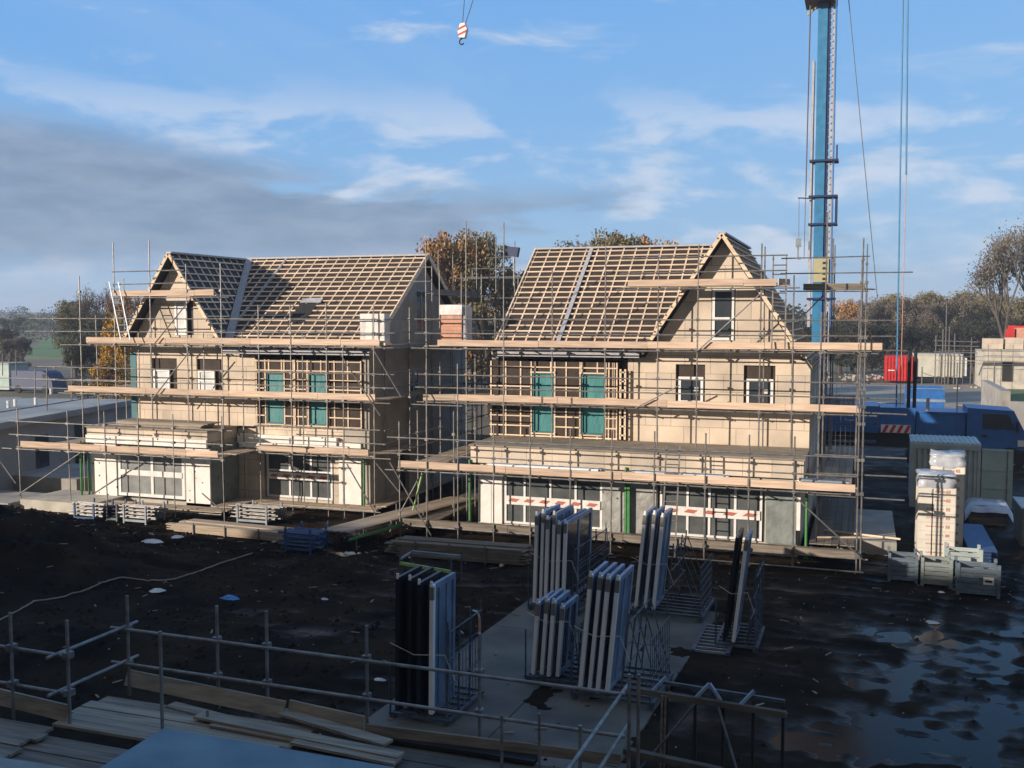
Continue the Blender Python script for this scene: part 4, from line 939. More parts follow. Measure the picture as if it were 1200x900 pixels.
# ---------------------------------------------------------------- right side: packs, crates, container, sheets
def pack(x,y,w_,d,h,label,rz,shade=PACK,n=8):
    t=root('wrapped_pallet',(x,y,0),label,'pallet','tall wrapped pallets by the container',rz=rz,local=True)
    mb=MB()
    for k in (-.45,0,.45): mb.box(k*w_-.05,k*w_+.05,-d/2,d/2,.02,.11)
    mb.box(-w_/2,w_/2,-d/2,d/2,.112,.14); mb.build('pallet',BOARD,t)
    hh=(h-.55)/n
    for i in range(n):
        b=MB().box(-w_/2,w_/2,-d/2,d/2,.142+i*hh,.136+(i+1)*hh).build('carton',shade,t)
        z=.14+(i+.55)*hh
        mb=MB(); xx=-w_*.05 if i>=n-2 else -w_*.27
        for j in range(8 if i>=n-2 else 12):
            wd=random.choice((.022,.03,.036)); 
            if i==2: wd*=.6
            mb.box(xx,xx+wd*.8,-d/2-.004,-d/2-.001,z-.022,z+.022-(.012 if j%3==1 else 0)); xx+=.042
        mb.build('red_lettering',REDP,b)
        x0=w_*.31; mb=MB(); s_=.05 if i!=2 else .04
        mb.box(x0-.055,x0+.055,-d/2-.004,-d/2-.001,z-s_,z-s_+.016).box(x0-.055,x0+.055,-d/2-.004,-d/2-.001,z+s_-.016,z+s_).box(x0-.055,x0-.04,-d/2-.004,-d/2-.001,z-s_+.016,z+s_-.016).box(x0+.04,x0+.055,-d/2-.004,-d/2-.001,z-s_+.016,z+s_-.016).box(x0-.03,x0-.012,-d/2-.004,-d/2-.001,z-.022,z+.022).box(x0+.012,x0+.03,-d/2-.004,-d/2-.001,z-.022,z+.022).box(x0-.012,x0+.012,-d/2-.004,-d/2-.001,z-.01,z+.01)
        mb.build('square_mark',REDP,b)
    MB().box(-w_*.13,-w_*.105,-d/2-.008,-d/2-.005,.2,h-.45).build('strap',BLACK,t)
    MB().box(-w_*.46,-w_*.16,-d/2-.012,-d/2-.009,h-.68,h-.50).build('paper_label',LITW,t)
    # crumpled plastic hood
    mb=MB(); N_=9; z0=h-.42
    P_=[]; 
    for j in range(6):
        zf=z0+(h-z0)*[0,.35,.62,.75,.86,1.][j]; k_=[1.03,1.04,.98,.92,1.06,.96][j]
        for i in range(24):
            th_=2*math.pi*i/24; c,s=math.cos(th_),math.sin(th_); m_=max(abs(c),abs(s))
            P_.append((c/m_*w_/2*k_+.03*noise.noise(Vector((i,j,x)))*3,s/m_*d/2*k_+.02*noise.noise(Vector((i+7,j,x)))*3,zf+.06*noise.noise(Vector((i*.6,j,x+3)))))
    F_=[(j*24+i,j*24+(i+1)%24,(j+1)*24+(i+1)%24,(j+1)*24+i) for j in range(5) for i in range(24)]+[tuple(range(120,144))]
    mb.add(P_,F_); mb.build('plastic_hood',WRAP,t,smooth=True)
    MB().box(w_/2+.004,w_/2+.02,-d/2,d/2,.2,h-.4).build('plastic_side',WRAP,t)
    return t
pack(4.9,29.3,1.05,1.15,2.72,'front tall pallet of cream cartons with red print and a crumpled clear hood',.02)
pack(5.35,31.0,1.0,1.1,3.15,'rear tall pallet of cream cartons with a pale blue plastic hood, half hidden',-.05,n=9)
def crate(px,py,w_,d,h,label,m,rz=0.,tag_l=False):
    p=at(px,py,Z=0); t=root('slatted_crate',(p.x,p.y,.02),label,'crate','stillage crates on the mud at the right',rz=rz,local=True)
    for sx in (-1,1):
        for sy in (-1,1): MB().box(sx*(w_/2)-.04,sx*(w_/2)+.04,sy*(d/2)-.04,sy*(d/2)+.04,0,h+.1).build('corner_post',m,t)
    for n_,(x0,x1,y0,y1) in enumerate(((-w_/2+.04,w_/2-.04,-d/2-.02,-d/2+.01),(-w_/2+.04,w_/2-.04,d/2-.01,d/2+.02),(-w_/2-.02,-w_/2+.01,-d/2+.04,d/2-.04),(w_/2-.01,w_/2+.02,-d/2+.04,d/2-.04))):
        mb=MB()
        for i in range(5): mb.box(x0,x1,y0,y1,.08+i*(h-.08)/5,.08+(i+.86)*(h-.08)/5)
        mb.build('slatted_side',m,t)
    MB().box(-w_/2+.03,w_/2-.03,-d/2+.03,d/2-.03,.09,.12).build('crate_floor',m,t)
    mb=MB()
    for i in range(5): a=Vector((random.uniform(-.3,.3)*w_,random.uniform(-.3,.3)*d,h*.55)); mb.bar(a-Vector((.3,.1,0)),a+Vector((.3,random.uniform(-.2,.2),.1)),.08,.07)
    mb.build('fittings',STEELD,t)
    if tag_l:
        o=MB().box(w_*.12,w_*.38,-d/2-.03,-d/2-.021,h*.45,h*.7).build('paper_label',LITW,t); MB().box(w_*.16,w_*.34,-d/2-.034,-d/2-.031,h*.53,h*.6).build('print_line',RUB,o)
    return t
crate(1057,680,.72,.8,.74,'blue-grey slatted crate left of the pale one, at the scaffold end',CRATEB)
crate(1096,685,.74,.8,.72,'pale green-grey slatted crate with cream rim, between two blue-grey ones',CRATE)
crate(1144,696,1.0,.8,.80,'wide blue-grey slatted crate with a white paper label on its side',CRATEB,tag_l=True)
crate(1128,673,.9,.7,.72,'cream-edged crate standing behind the labelled one',CONTM)
# container with door swung open
p=at(1066,594,Z=0); t=root('shipping_container',(p.x,p.y,0),'grey-green storage container with one door swung open, behind the tall pallets','container',rz=-.02,local=True)
cw,cd,chh=2.5,2.7,2.55
mb=MB()
for i in range(12):
    x=.05+i*cw/12.3; mb.box(x,x+.1,.025,.09,.15,chh-.21)
mb.box(.0,cw,.09,.13,.1,chh-.1).box(0,.06,.13,cd,.1,chh).box(cw-.06,cw,.13,cd,.1,chh).box(.06,cw-.06,cd-.1,cd,.1,chh)
mb.build('container_wall',CONTM,t)
mb=MB().box(-.02,.1,0,.12,0,chh).box(cw-.1,cw+.02,0,.12,0,chh).box(.1,cw-.1,0,.12,chh-.2,chh+.0).box(.1,cw-.1,0,.12,0,.14); mb.build('end_frame',CONTM,t)
mb=MB().box(-.03,cw+.03,.121,cd,chh+.001,chh+.05)
for i in range(14): x=.05+i*cw/14; mb.box(x,x+.08,.14,cd-.05,chh+.051,chh+.075)
mb.build('container_roof',CONTM,t)
mb=MB().box(cw+.06,cw+1.15,-.02,.03,.15,chh-.1); dr=mb.build('door',CONTD,t)
mb=MB()
for z in (.2,.9,1.6,chh-.2): mb.box(cw+.08,cw+1.13,-.045,-.021,z,z+.06)
for x in (cw+.07,cw+1.09): mb.box(x,x+.05,-.045,-.021,.26,chh-.2) if 0 else None
mb.build('door_rib',CONTM,dr); MB().tube((cw+.95,-.06,.2),(cw+.95,-.06,chh-.15),.02).build('lock_bar',STEEL,dr)
# tarps, sheets, small debris behind crates
t=root('sheet_stack',(6.8,31,0),'sagging grey plastic sheet over a stack right of the tall pallets','covered stack')
MB().box(6.5,7.7,35.2,36.6,0,.72).build('stacked_board',BOARDF,t)
mb=MB(); 
for i in range(9):
    for j in range(7):
        x=6.3+i*.2;y=35.0+j*.28; z=.8+.05*noise.noise(Vector((x*2,y*2,0)))-.35*(max(0,abs(i-4)-3))-.3*max(0,abs(j-3)-2); mb.v.append((x,y,z))
mb.f=[(j+i*7,j+1+i*7,j+1+(i+1)*7,j+(i+1)*7) for i in range(8) for j in range(6)]; mb.build('cover_sheet',WRAP,t,smooth=True)
t=root('blue_panel_stack',(6.3,31,0),'stack of dark blue ribbed panels lying right of the tall pallets','panel stack')
for i in range(7): MB().box(5.9+.0*i,6.7,29.2,33.4,.02+i*.05,.062+i*.05).build('panel',BLUED if i%2 else RACKB,t)
t=root('panel_stack',(5.9,28,0),'small stack of grey-blue boards between the blue panels and the crates','panel stack')
for i in range(6): MB().box(5.65,6.35,27.2+random.uniform(-.05,.05),28.2,.02+i*.05,.06+i*.05).build('panel',CRATEB,t)
t=root('dark_bin',(8.3,32,0),'dull brown covered bin at the right edge of the view','bin')
MB().box(7.7,9.4,31.6,33.6,.05,1.3).build('bin_body',GREYW if 0 else BOARDF,t); MB().box(7.65,9.45,31.55,33.65,1.3,1.36).build('lid',CONTM,t)
# slab block by right house corner
MB().box(1.6,3.8,29.0,34.5,0,.45).build('concrete_block',CONC,label='raised concrete slab at the right corner of the scaffold',cat='concrete slab')
t=root('light_beams',(0,0,0),'crossed pale laths lying on the slab at the right scaffold corner','laths'); mb=MB(); mb.bar((1.4,28.3,.6),(3.7,29.3,.55),.05,.05).bar((1.6,29.6,.58),(3.9,28.9,.6),.05,.05); mb.build('lath',PINE,t)
# left slabs
for x0,x1,y0,y1,z,lab,m in ((-34,-28.3,28.9,32.5,.75,'thick pale concrete slab at the left edge, below the flat-roofed building',CONC),(-28.4,-25.0,26.0,28.3,.42,'pale sunlit concrete slab beside the scaffold foot at the left',CONCL),(-31.5,-28.6,25.6,27.9,.3,'low pale slab at the far left edge of the site',CONC)):
    MB().box(x0,x1,y0,y1,0,z).build('concrete_slab',m,label=lab,cat='concrete slab')

# ---------------------------------------------------------------- flat-roofed building at left
t=root('flat_roof_building',(-36,33,0),'low grey building with a pale flat roof at the left edge','building')
A=Vector((-31.2,26.8,0));B=Vector((-34.2,39.5,0)); dn=Vector((-1,-.23,0)).normalized()*20
MB().prism([A,B,B+dn,A+dn],(0,0,2.85)).build('wall',GREYW,t)
up=Vector((0,0,2.85)); off=Vector((.25,.07,0))
MB().prism([A+up+off,B+up+off,B+up+dn,A+up+dn],(0,0,.24)).build('roof_edge',GREYW,t)
MB().prism([A+up+off*.8+Vector((0,0,.242)),B+up+off*.8+Vector((0,0,.242)),B+up+dn+Vector((0,0,.242)),A+up+dn+Vector((0,0,.242))],(0,0,.03)).build('roof_sheet',ROOFL,t)
for f,h_ in ((.3,1.9),(.55,2.1),(.78,1.2)):
    c=A.lerp(B,f); MB().prism([c+Vector((.02,0,.5)),c+Vector((-.25,1,.5)),c+Vector((-.25,1,h_+.3)),c+Vector((.02,0,h_+.3))],(.03,0.01,0)).build('window',GLASS,t)
for px,py in ((10,478),(18,476),(42,474),(60,462)):
    a=at(px,py,Z=3.13); MB().tube(a,a+Vector((0,0,.35)),.08,n=8).build('roof_vent',WHITE,t)
t=root('roof_guard_rail',(-36,36,3.1),'grey tube guard rail along the flat roof at the left edge','guard rail')
for z,z2 in ((3.6,3.6),(4.1,4.1)): MB().tube((-47,39,z),(-34.4,39.6,z2),.025).build('rail',STEEL,t)
MB().tube((-33.6,37,3.55),(-31.0,27.5,3.6),.025).build('rail',STEEL,t); MB().tube((-45,34,3.4),(-33.2,31,3.9),.015).build('rail',STEELD,t)
for px,pt,pb,Y in ((41,433,478,36),(55,431,500,33),(3,415,440,44),(11,413,440,44),(19,410,440,44),(84,423,470,37)):
    a=at(px,pb,Y=Y);b=at(px,pt,Y=Y); MB().tube(a,b,.03).build('post',STEEL,t)
# parked things behind it
t=root('parked_van',(0,0,0),'dark blue van parked beyond the flat roof at the left','van'); p=at(34,449,Z=1.0); ORG[t.name]=tuple(p); t.location=p
MB().box(p.x-2.2,p.x+1.6,p.y,p.y+1.9,.4,2.2).prism([(p.x+1.6,p.y,.4),(p.x+2.9,p.y,.4),(p.x+2.8,p.y,1.2),(p.x+2.1,p.y,2.0),(p.x+1.6,p.y,2.2)],(0,1.9,0)).build('body',BLUED,t)
MB().prism([(p.x+1.7,p.y-.01,1.3),(p.x+2.5,p.y-.01,1.3),(p.x+2.1,p.y-.01,1.9),(p.x+1.7,p.y-.01,1.95)],(0,-.02,0)).build('window',GLASS,t)
for x in (-1.4,2.0): MB().tube((p.x+x,p.y-.05,.38),(p.x+x,p.y+.2,.38),.38,n=16).build('wheel',RUB,t)
p=at(-5,447,Z=1.); t=root('site_cabin',(p.x,p.y,0),'pale blue-grey site cabin at the far left edge','cabin'); MB().box(p.x-6,p.x+1.7,p.y,p.y+2.5,.2,2.7).build('cabin_wall',CONTD,t); MB().box(p.x-6.1,p.x+1.8,p.y-.1,p.y+2.6,2.7,2.85).build('cabin_roof',ROOFL,t); MB().box(p.x-3.5,p.x-2.3,p.y-.03,p.y-.005,1.3,2.2).build('window',GLASS,t)

# ---------------------------------------------------------------- mobile tower crane
t=root('mobile_crane',(2.5,50,0),'blue truck-mounted tower crane with tall lattice mast and cab, behind the right house','crane')
mxx,my=.62,50.0
MB().box(mxx-.47,mxx-.0,my-.4,my+.5,2.,34).build('mast',BLUEC,t)
mb=MB().box(mxx-.72,mxx-.58,my-.2,my+.2,7,20.5).build('mast_tube',STRIP,t)
mb=MB().box(mxx+.26,mxx+.36,my-.3,my+.3,2,34)
for i in range(90): z=3+i*.34; mb.box(mxx+.14,mxx+.259,my-.36,my-.3,z,z+.06)
mb.build('ladder_mast',STRIP,t)
mb=MB()
for z in (12.2,13.6,15.4,8.4): mb.box(mxx-.75,mxx+.66,my-.55,my+.55,z,z+.1)
mb.box(mxx+.54,mxx+.66,my-.5,my+.1,12.2,13.5).box(mxx+.54,mxx+.62,my-.5,my-.4,15.4,16.2); mb.build('platform',BLUED,t)
MB().box(mxx+.001,mxx+.139,my-.35,my+.4,2,34).build('mast_side',BLUED,t)
for i in range(40):
    pass
mb=MB().box(mxx+.40,mxx+.46,my-.45,my-.4,7,24); mb.build('edge_pipe',BLUET,t)
pl=MB().box(mxx-.45,mxx+.3,my-.445,my-.41,9.3,10.5).build('warning_plate',YPLATE,t)
mb=MB()
for i in range(4): mb.box(mxx+.0,mxx+.22,my-.46,my-.447,9.4+i*.27,9.52+i*.27)
mb.build('plate_marks',RUB,pl)
MB().box(mxx-1.1,mxx+.35,my-1.2,my+.6,23.3,25.0).build('operator_cab',mat('maroon_paint',(.16,.02,.03),.4,(.12,.015,.02)),t)
mb=MB().bar((mxx-1.0,my-.3,22.8),(mxx-.5,my-.3,23.2),.1,.1); mb.build('cab_bracket',YPLATE,t)
for x0,z0,x1,z1 in ((-.26,13.7,-.2,24),(-.24,24,-.3,10.6)): MB().tube((x0,my-.5,z0),(x1,my-.5,z1),.02,n=5).build('hoist_rope',CABLE,t)
MB().bar((-.65,my-.5,13.6),(.05,my-.5,13.55),.05,.06).build('arm',BLUED,t)
MB().tube((-.6,my-.5,13.6),(-.58,my-.5,11.6),.015,n=5).build('hoist_rope',CABLE,t)
mb=MB().box(-.72,-.45,my-.6,my-.45,11.1,11.55).box(-.64,-.55,my-.56,my-.5,10.6,11.1).box(-.62,-.45,my-.56,my-.5,10.45,10.6); mb.build('auxiliary_hook',RACKG,t)
MB().box(-22,8,49.7,50.3,36.2,36.6).bar((.55,50,34),(.55,50,38.5),.4,.4).build('jib',BLUEC,t)
# back stays
a=at(1054,340,Y=50);b=at(1061,-160,Y=50); MB().tube(a-Vector((0,0,6)),b,.04).build('back_stay',BLUEC,t)
a=at(1062,205,Y=50);b=at(1065,-160,Y=50); MB().tube(a,b,.045).build('back_stay',BLUEC,t); MB().tube(a,a-Vector((0,0,12)),.018).build('stay_rope',PINKB,t)
MB().tube(at(983,-120,Y=50),at(1028,348,Y=50),.022,n=5).build('tag_rope',CABLE,t)
for px in (1066,1073): a=at(px,412,Y=49.3); MB().tube(a,(a.x,49.3,2.5),.09).build('ram',RUB,t)
class TB(MB):
    def build(s,*a,**k): s.v=[(x-1.5,y+4.0,z) for x,y,z in s.v]; return super().build(*a,**k)
# truck body
TB().box(-3,5.0,45,47.4,1.7,3.05).box(5.04,6.7,45,47.3,1.75,3.0).build('rear_body',BLUET,t)
TB().box(-3,7,45.2,47.2,1.0,1.69).build('chassis',RUB,t)
TB().box(6.75,9.0,45.2,47.4,1.3,2.75).box(6.6,9.1,45.15,47.45,2.76,2.84).build('engine_deck',BLUET,t)
cb=TB(); cb.prism([(9.05,45,1.0),(11.55,45,.9),(11.65,45,1.9),(11.1,45,3.0),(9.05,45,3.1)],(0,2.5,0)); c_=cb.build('cab',BLUET,t)
TB().prism([(9.75,44.985,2.1),(11.15,44.985,2.1),(10.9,44.985,2.8),(9.75,44.985,2.85)],(0,-.02,0)).build('side_window',GLASS,c_)
TB().box(11.3,11.62,44.9,44.97,1.3,1.6).build('headlight',WHITE,c_); TB().box(11.2,11.3,44.7,44.95,2.0,2.5).build('mirror',RUB,c_)
TB().box(9.7,9.95,44.95,44.99,1.7,1.8).build('door_handle',RUB,c_)
TB().box(8.9,12.4,44.9,47.5,.45,1.1).build('bumper',RUB,t)
pl=TB().box(5.1,6.5,44.93,44.99,1.75,2.15).build('chevron_board',WHITE,t); mb=TB()
for i in range(4): x=5.15+i*.34; mb.prism([(x,44.925,1.76),(x+.16,44.925,1.76),(x+.34,44.925,2.14),(x+.18,44.925,2.14)],(0,-.005,0))
mb.build('chevron_stripes',ORED,pl)
for x in (-1.5,.2,1.9,6.9,8.3,11.0):
    w_=TB().tube((x,44.95,.62),(x,45.35,.62),.62,n=20).build('wheel',RUB,t); TB().tube((x,44.93,.62),(x,44.945,.62),.3,n=16).build('rim',STRIP,w_)
TB().box(7.2,7.35,45.3,45.5,2.84,3.5).tube((8.6,45.3,2.84),(8.6,45.3,4.4),.03).build('mirror_bar',STRIP,t)
for z in (2.2,1.3): TB().bar((2.9,44.3,z),(4.9,44.3,z+.05),.25,.12).build('outrigger',RACKB,t)
# hook block hanging from the jib
h=root('hook_block',at(543,37,Y=50),'red and white striped crane hook block hanging from two ropes high above the gap','hook')
c=at(543,37,Y=50)
MB().prism([c+Vector((-.16,-.15,.42)),c+Vector((.12,-.15,.46)),c+Vector((.26,-.15,.1)),c+Vector((.12,-.15,-.38)),c+Vector((-.22,-.15,-.34)),c+Vector((-.30,-.15,.0))],(0,.3,0)).build('block_body',WHITE,h)
mb=MB()
for s in (.12,-.2): mb.prism([c+Vector((-.28,-.155,s-.06)),c+Vector((.22,-.155,s+.12)),c+Vector((.22,-.155,s+.0+.24)),c+Vector((-.26,-.155,s+.06))],(0,-.01,0))
mb.build('orange_stripe',ORED,h)
pts=[c+Vector((-.1+.14*math.cos(a_),0,-.56+.16*math.sin(a_))) for a_ in [1.57+i*.6 for i in range(8)]]; MB().path([c+Vector((-.08,0,-.36))]+pts,.04,6).build('hook',RUB,h)
for dx0,dx1 in ((-.05,.35),(.12,1.6)): MB().tube(c+Vector((dx0,0,.4)),c+Vector((dx1*3,0,13)),.022,n=5).build('rope',CABLE,h)

# ---------------------------------------------------------------- far right: bins, containers, block stacks, machine
def at0(px,py): return at(px,py,Z=0)
p=at0(1062,489); t=root('blue_skip',(p.x,p.y,0),'dark blue open skip with a pale rim, on the track behind the crane truck','skip')
MB().box(p.x,p.x+2.6,p.y,p.y+.1,.2,2.15).box(p.x,p.x+.1,p.y+.1,p.y+4,.2,2.15).box(p.x+2.5,p.x+2.6,p.y+.1,p.y+4,.2,2.15).box(p.x+.1,p.x+2.5,p.y+3.9,p.y+4,.2,2.15).build('skip_side',BLUET,t); MB().box(p.x+.1,p.x+2.5,p.y+.1,p.y+3.9,1.5,1.6).build('load',BLUED,t)
MB().box(p.x-.05,p.x+2.65,p.y-.05,p.y-.001,1.2,1.4).build('side_rib',FRAMES,t); MB().box(p.x-.02,p.x+2.62,p.y-.04,p.y+.14,2.152,2.2).build('rim',FRAMES,t)
p=at0(1037,449); q=at0(1070,449)
FY=p.y
t=root('red_container',(p.x,p.y,0),'bright red storage container beside the grey trailer across the road','container'); mb=MB().box(p.x,q.x-.1,FY+0.30,FY+6.00,.25,3.0)
for i in range(9): x=p.x+.1+i*.33; mb.box(x,x+.12,FY+0.20,FY+0.30,.3,2.95)
mb.build('container_wall',ORED,t); MB().box(p.x+.3,p.x+1.0,FY+0.15,FY+0.19,1.4,1.5).build('painted_mark',WHITE,t); MB().box(q.x-.5,q.x-.38,FY+0.10,FY+0.19,.4,2.9).build('door_bar',BLACK,t); MB().box(q.x-.62,q.x-.5,FY+0.08,FY+0.16,1.3,1.55).build('paper_label',WHITE,t)
t=root('grey_trailer',(q.x+2.5,FY+1.00,0),'grey-green box trailer on wheels beside the red container','trailer'); x1=ax(1127,FY+1.00,440)
MB().box(q.x,x1,FY+0.80,FY+4.00,.75,3.2).build('trailer_box',TRAIL,t); MB().box(q.x-.05,x1+.05,FY+0.70,FY+4.10,3.2,3.32).build('trailer_roof',TRAIL,t); MB().box(x1+.01,x1+.5,FY+1.10,FY+3.80,.9,2.9).build('end_door',WHITED,t)
for x in (q.x+2.6,q.x+3.4): MB().tube((x,FY+0.80,.42),(x,FY+1.10,.42),.42,n=14).build('wheel',RUB,t)
MB().box(q.x+.3,x1-.2,FY+1.20,FY+3.60,.5,.74).build('chassis',RUB,t)
# unfinished block building far right
t=root('block_building',(24,110,0),'half-built cream block storey with scaffold at the right edge, across the road','building')
bx=ax(1152,110,430)
MB().box(bx,bx+14,110,110.4,0,3.9).box(bx,bx+.4,110.4,118,0,3.9).build('block_wall',CONCL,t)
MB().box(bx-.2,bx+14,109.9,111.5,3.92,4.1).build('floor_slab',CONC,t)
for a_,b_ in ((1.8,2.8),(5.0,6.0)): MB().box(bx+a_,bx+b_,109.93,109.99,.8,2.9).build('opening',DARK,t)  # dark sheets on the solid wall stand in for unlit doorways
for i,(a_,b_,h_) in enumerate(((0,2.0,1.1),(2.1,3.9,1.2),(4.0,6.2,1.0),(6.4,9.5,1.2),(3.2,6.0,2.2))):
    p_=root('block_pallet',(bx+a_,110.6+(2 if i==4 else 0),4.1),['pale block pallet at the left end of the far floor','second pale block pallet on the far floor','third pale block pallet on the far floor, below the red arm','pale block pallet on the far floor at the right edge of the view','taller reddish block pallet standing behind the pale ones'][i],'block pallet','block pallets on the far building')
    MB().box(bx+a_,bx+b_-.12,110.6+(2 if i==4 else 0),111.6+(2 if i==4 else 0),4.12,4.1+h_).build('blocks',WALL if i<4 else PINKB,p_)
S=Scaf('small tube scaffold in front of the far block building at the right edge',(bx,108.6,0))
for i in range(8): S.std(bx-4.3+i*2.3,108.6,0,4.2 if i<2 else 4.6)
for z in (2.6,3.3,3.9): S.tube((bx-4.4,108.5,z+.1),(bx+12,108.5,z-.1 if z<3 else z))
S.deck(bx-4.6,bx+12,108.6,109.6,2.9); 
t=root('scaffold_tower',(0,0,0),'narrow tube tower with a tall pole above the grey trailer roof','scaffold'); p=at(1108,412,Y=116); ORG[t.name]=tuple(p); t.location=p
for dx,z1 in ((-1.0,5.4),(-.3,6.1),(.0,8.6),(.35,6.4),(.9,5.6),(2.6,5.2)): MB().tube((p.x+dx,116,0),(p.x+dx,116,z1),.06,n=5).build('pole',STEEL,t)
for z in (3.6,4.3,4.8): MB().tube((p.x-1.2,116,z),(p.x+3.4,116,z-.1),.05,n=5).build('rail',STEEL,t)
p=at(1160,386,Y=113); t=root('red_machine',(0,0,0),'red crane arm of a machine reaching over the block pallets at the right edge','machine'); q=at(1184,400,Y=113); ORG[t.name]=tuple(q); t.location=q
MB().box(q.x-.5,q.x+.5,112.6,113.4,q.z-.6,q.z+1.3).build('arm_base',ORED,t); MB().bar((q.x-.3,113,q.z+1.4),(q.x+5,113,q.z+1.25),.5,.55).build('arm',ORED,t); MB().box(q.x+.6,q.x+2.2,112.7,113.3,q.z-.4,q.z+.2).build('counterweight',ORED,t); MB().tube((q.x,113,0),(q.x,113,q.z-.6),.35).build('column',ORED,t)
# fence posts and grey board fence at the far road
p=at0(1158,498)
t=root('board_fence',(p.x,p.y,0),'grey board fence running back at the right edge, grass behind it','fence')
MB().box(p.x-.3,p.x+.2,p.y-9,p.y+2,0,3.0).build('fence_panel',CONC,t); MB().box(p.x+.2,p.x+16,p.y-9.3,p.y-9,0,2.4).build('fence_panel',GREYW,t)
MB().box(p.x+.6,p.x+16,p.y-8.8,p.y+9,0,1.9).build('grass_bank',MOSS,kind='structure')
lab=['left of the trailer wheels','right of the trailer wheels','beside the trailer end','left of the far block building','before the first far pallet','before the second far pallet']
for i,(px,pt,pb) in enumerate(((1080,430,455),(1121,425,456),(1141,430,455),(1164,425,475),(1180,420,455),(1194,425,455))):
    q=at0(px,pb); tp=at(px,pt,Y=q.y).z; t=root('fence_post',(q.x,q.y,0),f'thin grey fence post across the road {lab[i]}','post','fence posts along the far road'); MB().tube((q.x,q.y,0),(q.x,q.y,tp),.06,n=6).build('post_shaft',STEEL,t); MB().box(q.x-.3,q.x+.3,q.y-.2,q.y+.2,0,.18).build('post_foot',CONCL,t)
q=at0(1068,452);
t=root('barrier_wire',(q.x,q.y,0),'thin sagging wire strung between the far fence posts','wire'); a=at(1080,436,Y=112);b=at(1121,440,Y=112); MB().path([a+(b-a)*f-Vector((0,0,.4*math.sin(math.pi*f))) for f in [i/6 for i in range(7)]],.03).build('wire_strand',CABLE,t)
# pale rubble behind the red container
for i,(px,py,s,lb) in enumerate(((1000,448,.9,'pale rubble heap left of the red container, beside the scaffold end'),(1033,446,.45,'white sack lying at the foot of the red container'),(1010,447,.6,'smaller pale rubble heap between scaffold and red container'))):
    q=at0(px,py); mb=MB()
    for k in range(26):
        a=Vector((q.x+random.gauss(0,s*1.6),q.y+random.gauss(0,1.),random.uniform(.1,.9)*s)); r_=random.uniform(.2,.5)*s
        mb.tube(a,a+Vector((r_*.7,0,r_*.4)),r_,r_*.3,n=5)
    mb.build('rubble_heap',CONCL if i!=1 else LITW,label=lb,cat='rubble')
# rope on the mud with litter and scraps added as puddle glints
pts=[at(x,y,Z=0) for x,y in ((-10,733),(20,718),(40,706),(70,702),(100,693),(120,684),(142,678),(175,682),(200,681),(230,672),(262,660),(300,648))]
q_=[]
for a,b in zip(pts,pts[1:]):
    for i in range(8): q_.append(a.lerp(b,i/8))
def hit(p):
    # walk the view line of the measured point down onto the mound
    d=p-CAM
    for i in range(400):
        t=.5+i*.5/400; c=CAM+d*t
        if gh(c.x,c.y)>=c.z: return Vector((c.x,c.y,gh(c.x,c.y)+.03))
    return Vector((p.x,p.y,gh(p.x,p.y)+.03))
pts=[hit(p) for p in q_]; MB().path(pts,.022).build('hose',ROPE,label='thin pale hose snaking over the dark mud at the left',cat='hose')
def litter(px,py,s,m,label,cat='litter',flat=.35):
    p=at(px,py,Z=0); z=gh(p.x,p.y)+.01; mb=MB(); n=7
    vs=[];
    for j in range(2):
        for i in range(n): a=2*math.pi*i/n; r_=s*random.uniform(.6,1.1)*(1 if j==0 else .5); vs.append((p.x+r_*1.5*math.cos(a),p.y+r_*math.sin(a),z+(0 if j==0 else s*flat*random.uniform(.6,1.3))))
    mb.add(vs,[(i,(i+1)%n,(i+1)%n+n,i+n) for i in range(n)]+[tuple(range(n,2*n))]); mb.build('litter_scrap',m,label=label,cat=cat)
litter(270,704,.2,LITB,'crumpled bright blue plastic bag on the dark mud')
litter(1047,842,.07,LITW,'small white scrap lying among the puddles')
litter(445,800,.1,LITW,'torn white scrap left of the black-ended rack'); litter(1102,696,.08,LITW,'white scrap in front of the labelled crate'); litter(185,699,.17,LITW,'ragged white plastic added as a glint on the dark mud near the front rail post')  # the last scrap stands in for a bright glint on wet mud
litter(381,704,.1,WRAP,'pale film scrap in the middle of the mud'); litter(1090,728,.16,CONCL,'pale flat stone on the mud below the crates',flat=.15)
litter(617,775,.09,CONCL,'short offcut lying on the concrete path'); litter(178,637,.3,LITW,'largest white scrap added as a puddle glint in front of the left bay',flat=.25); litter(208,634,.2,LITW,'white scrap added as a puddle glint just right of the largest one, before the left bay',flat=.25); litter(410,647,.22,WRAPW,'crumpled plastic added as a puddle glint beside the blue stillage',flat=.6)  # all but the offcut are added in place of bright puddle glints

# ---------------------------------------------------------------- air
hm=bpy.data.materials.new('pale_air'); hm.use_nodes=True; hn=hm.node_tree; hn.nodes.remove(hn.nodes['Principled BSDF'])
pv=hn.nodes.new('ShaderNodeVolumePrincipled'); pv.inputs['Color'].default_value=(.72,.84,1,1); pv.inputs['Density'].default_value=.0006; pv.inputs['Anisotropy'].default_value=.0
hn.links.new(pv.outputs[0],hn.nodes['Material Output'].inputs['Volume'])
MB().box(-1600,1600,-90,3100,-2.5,42).build('haze',hm,kind='stuff')
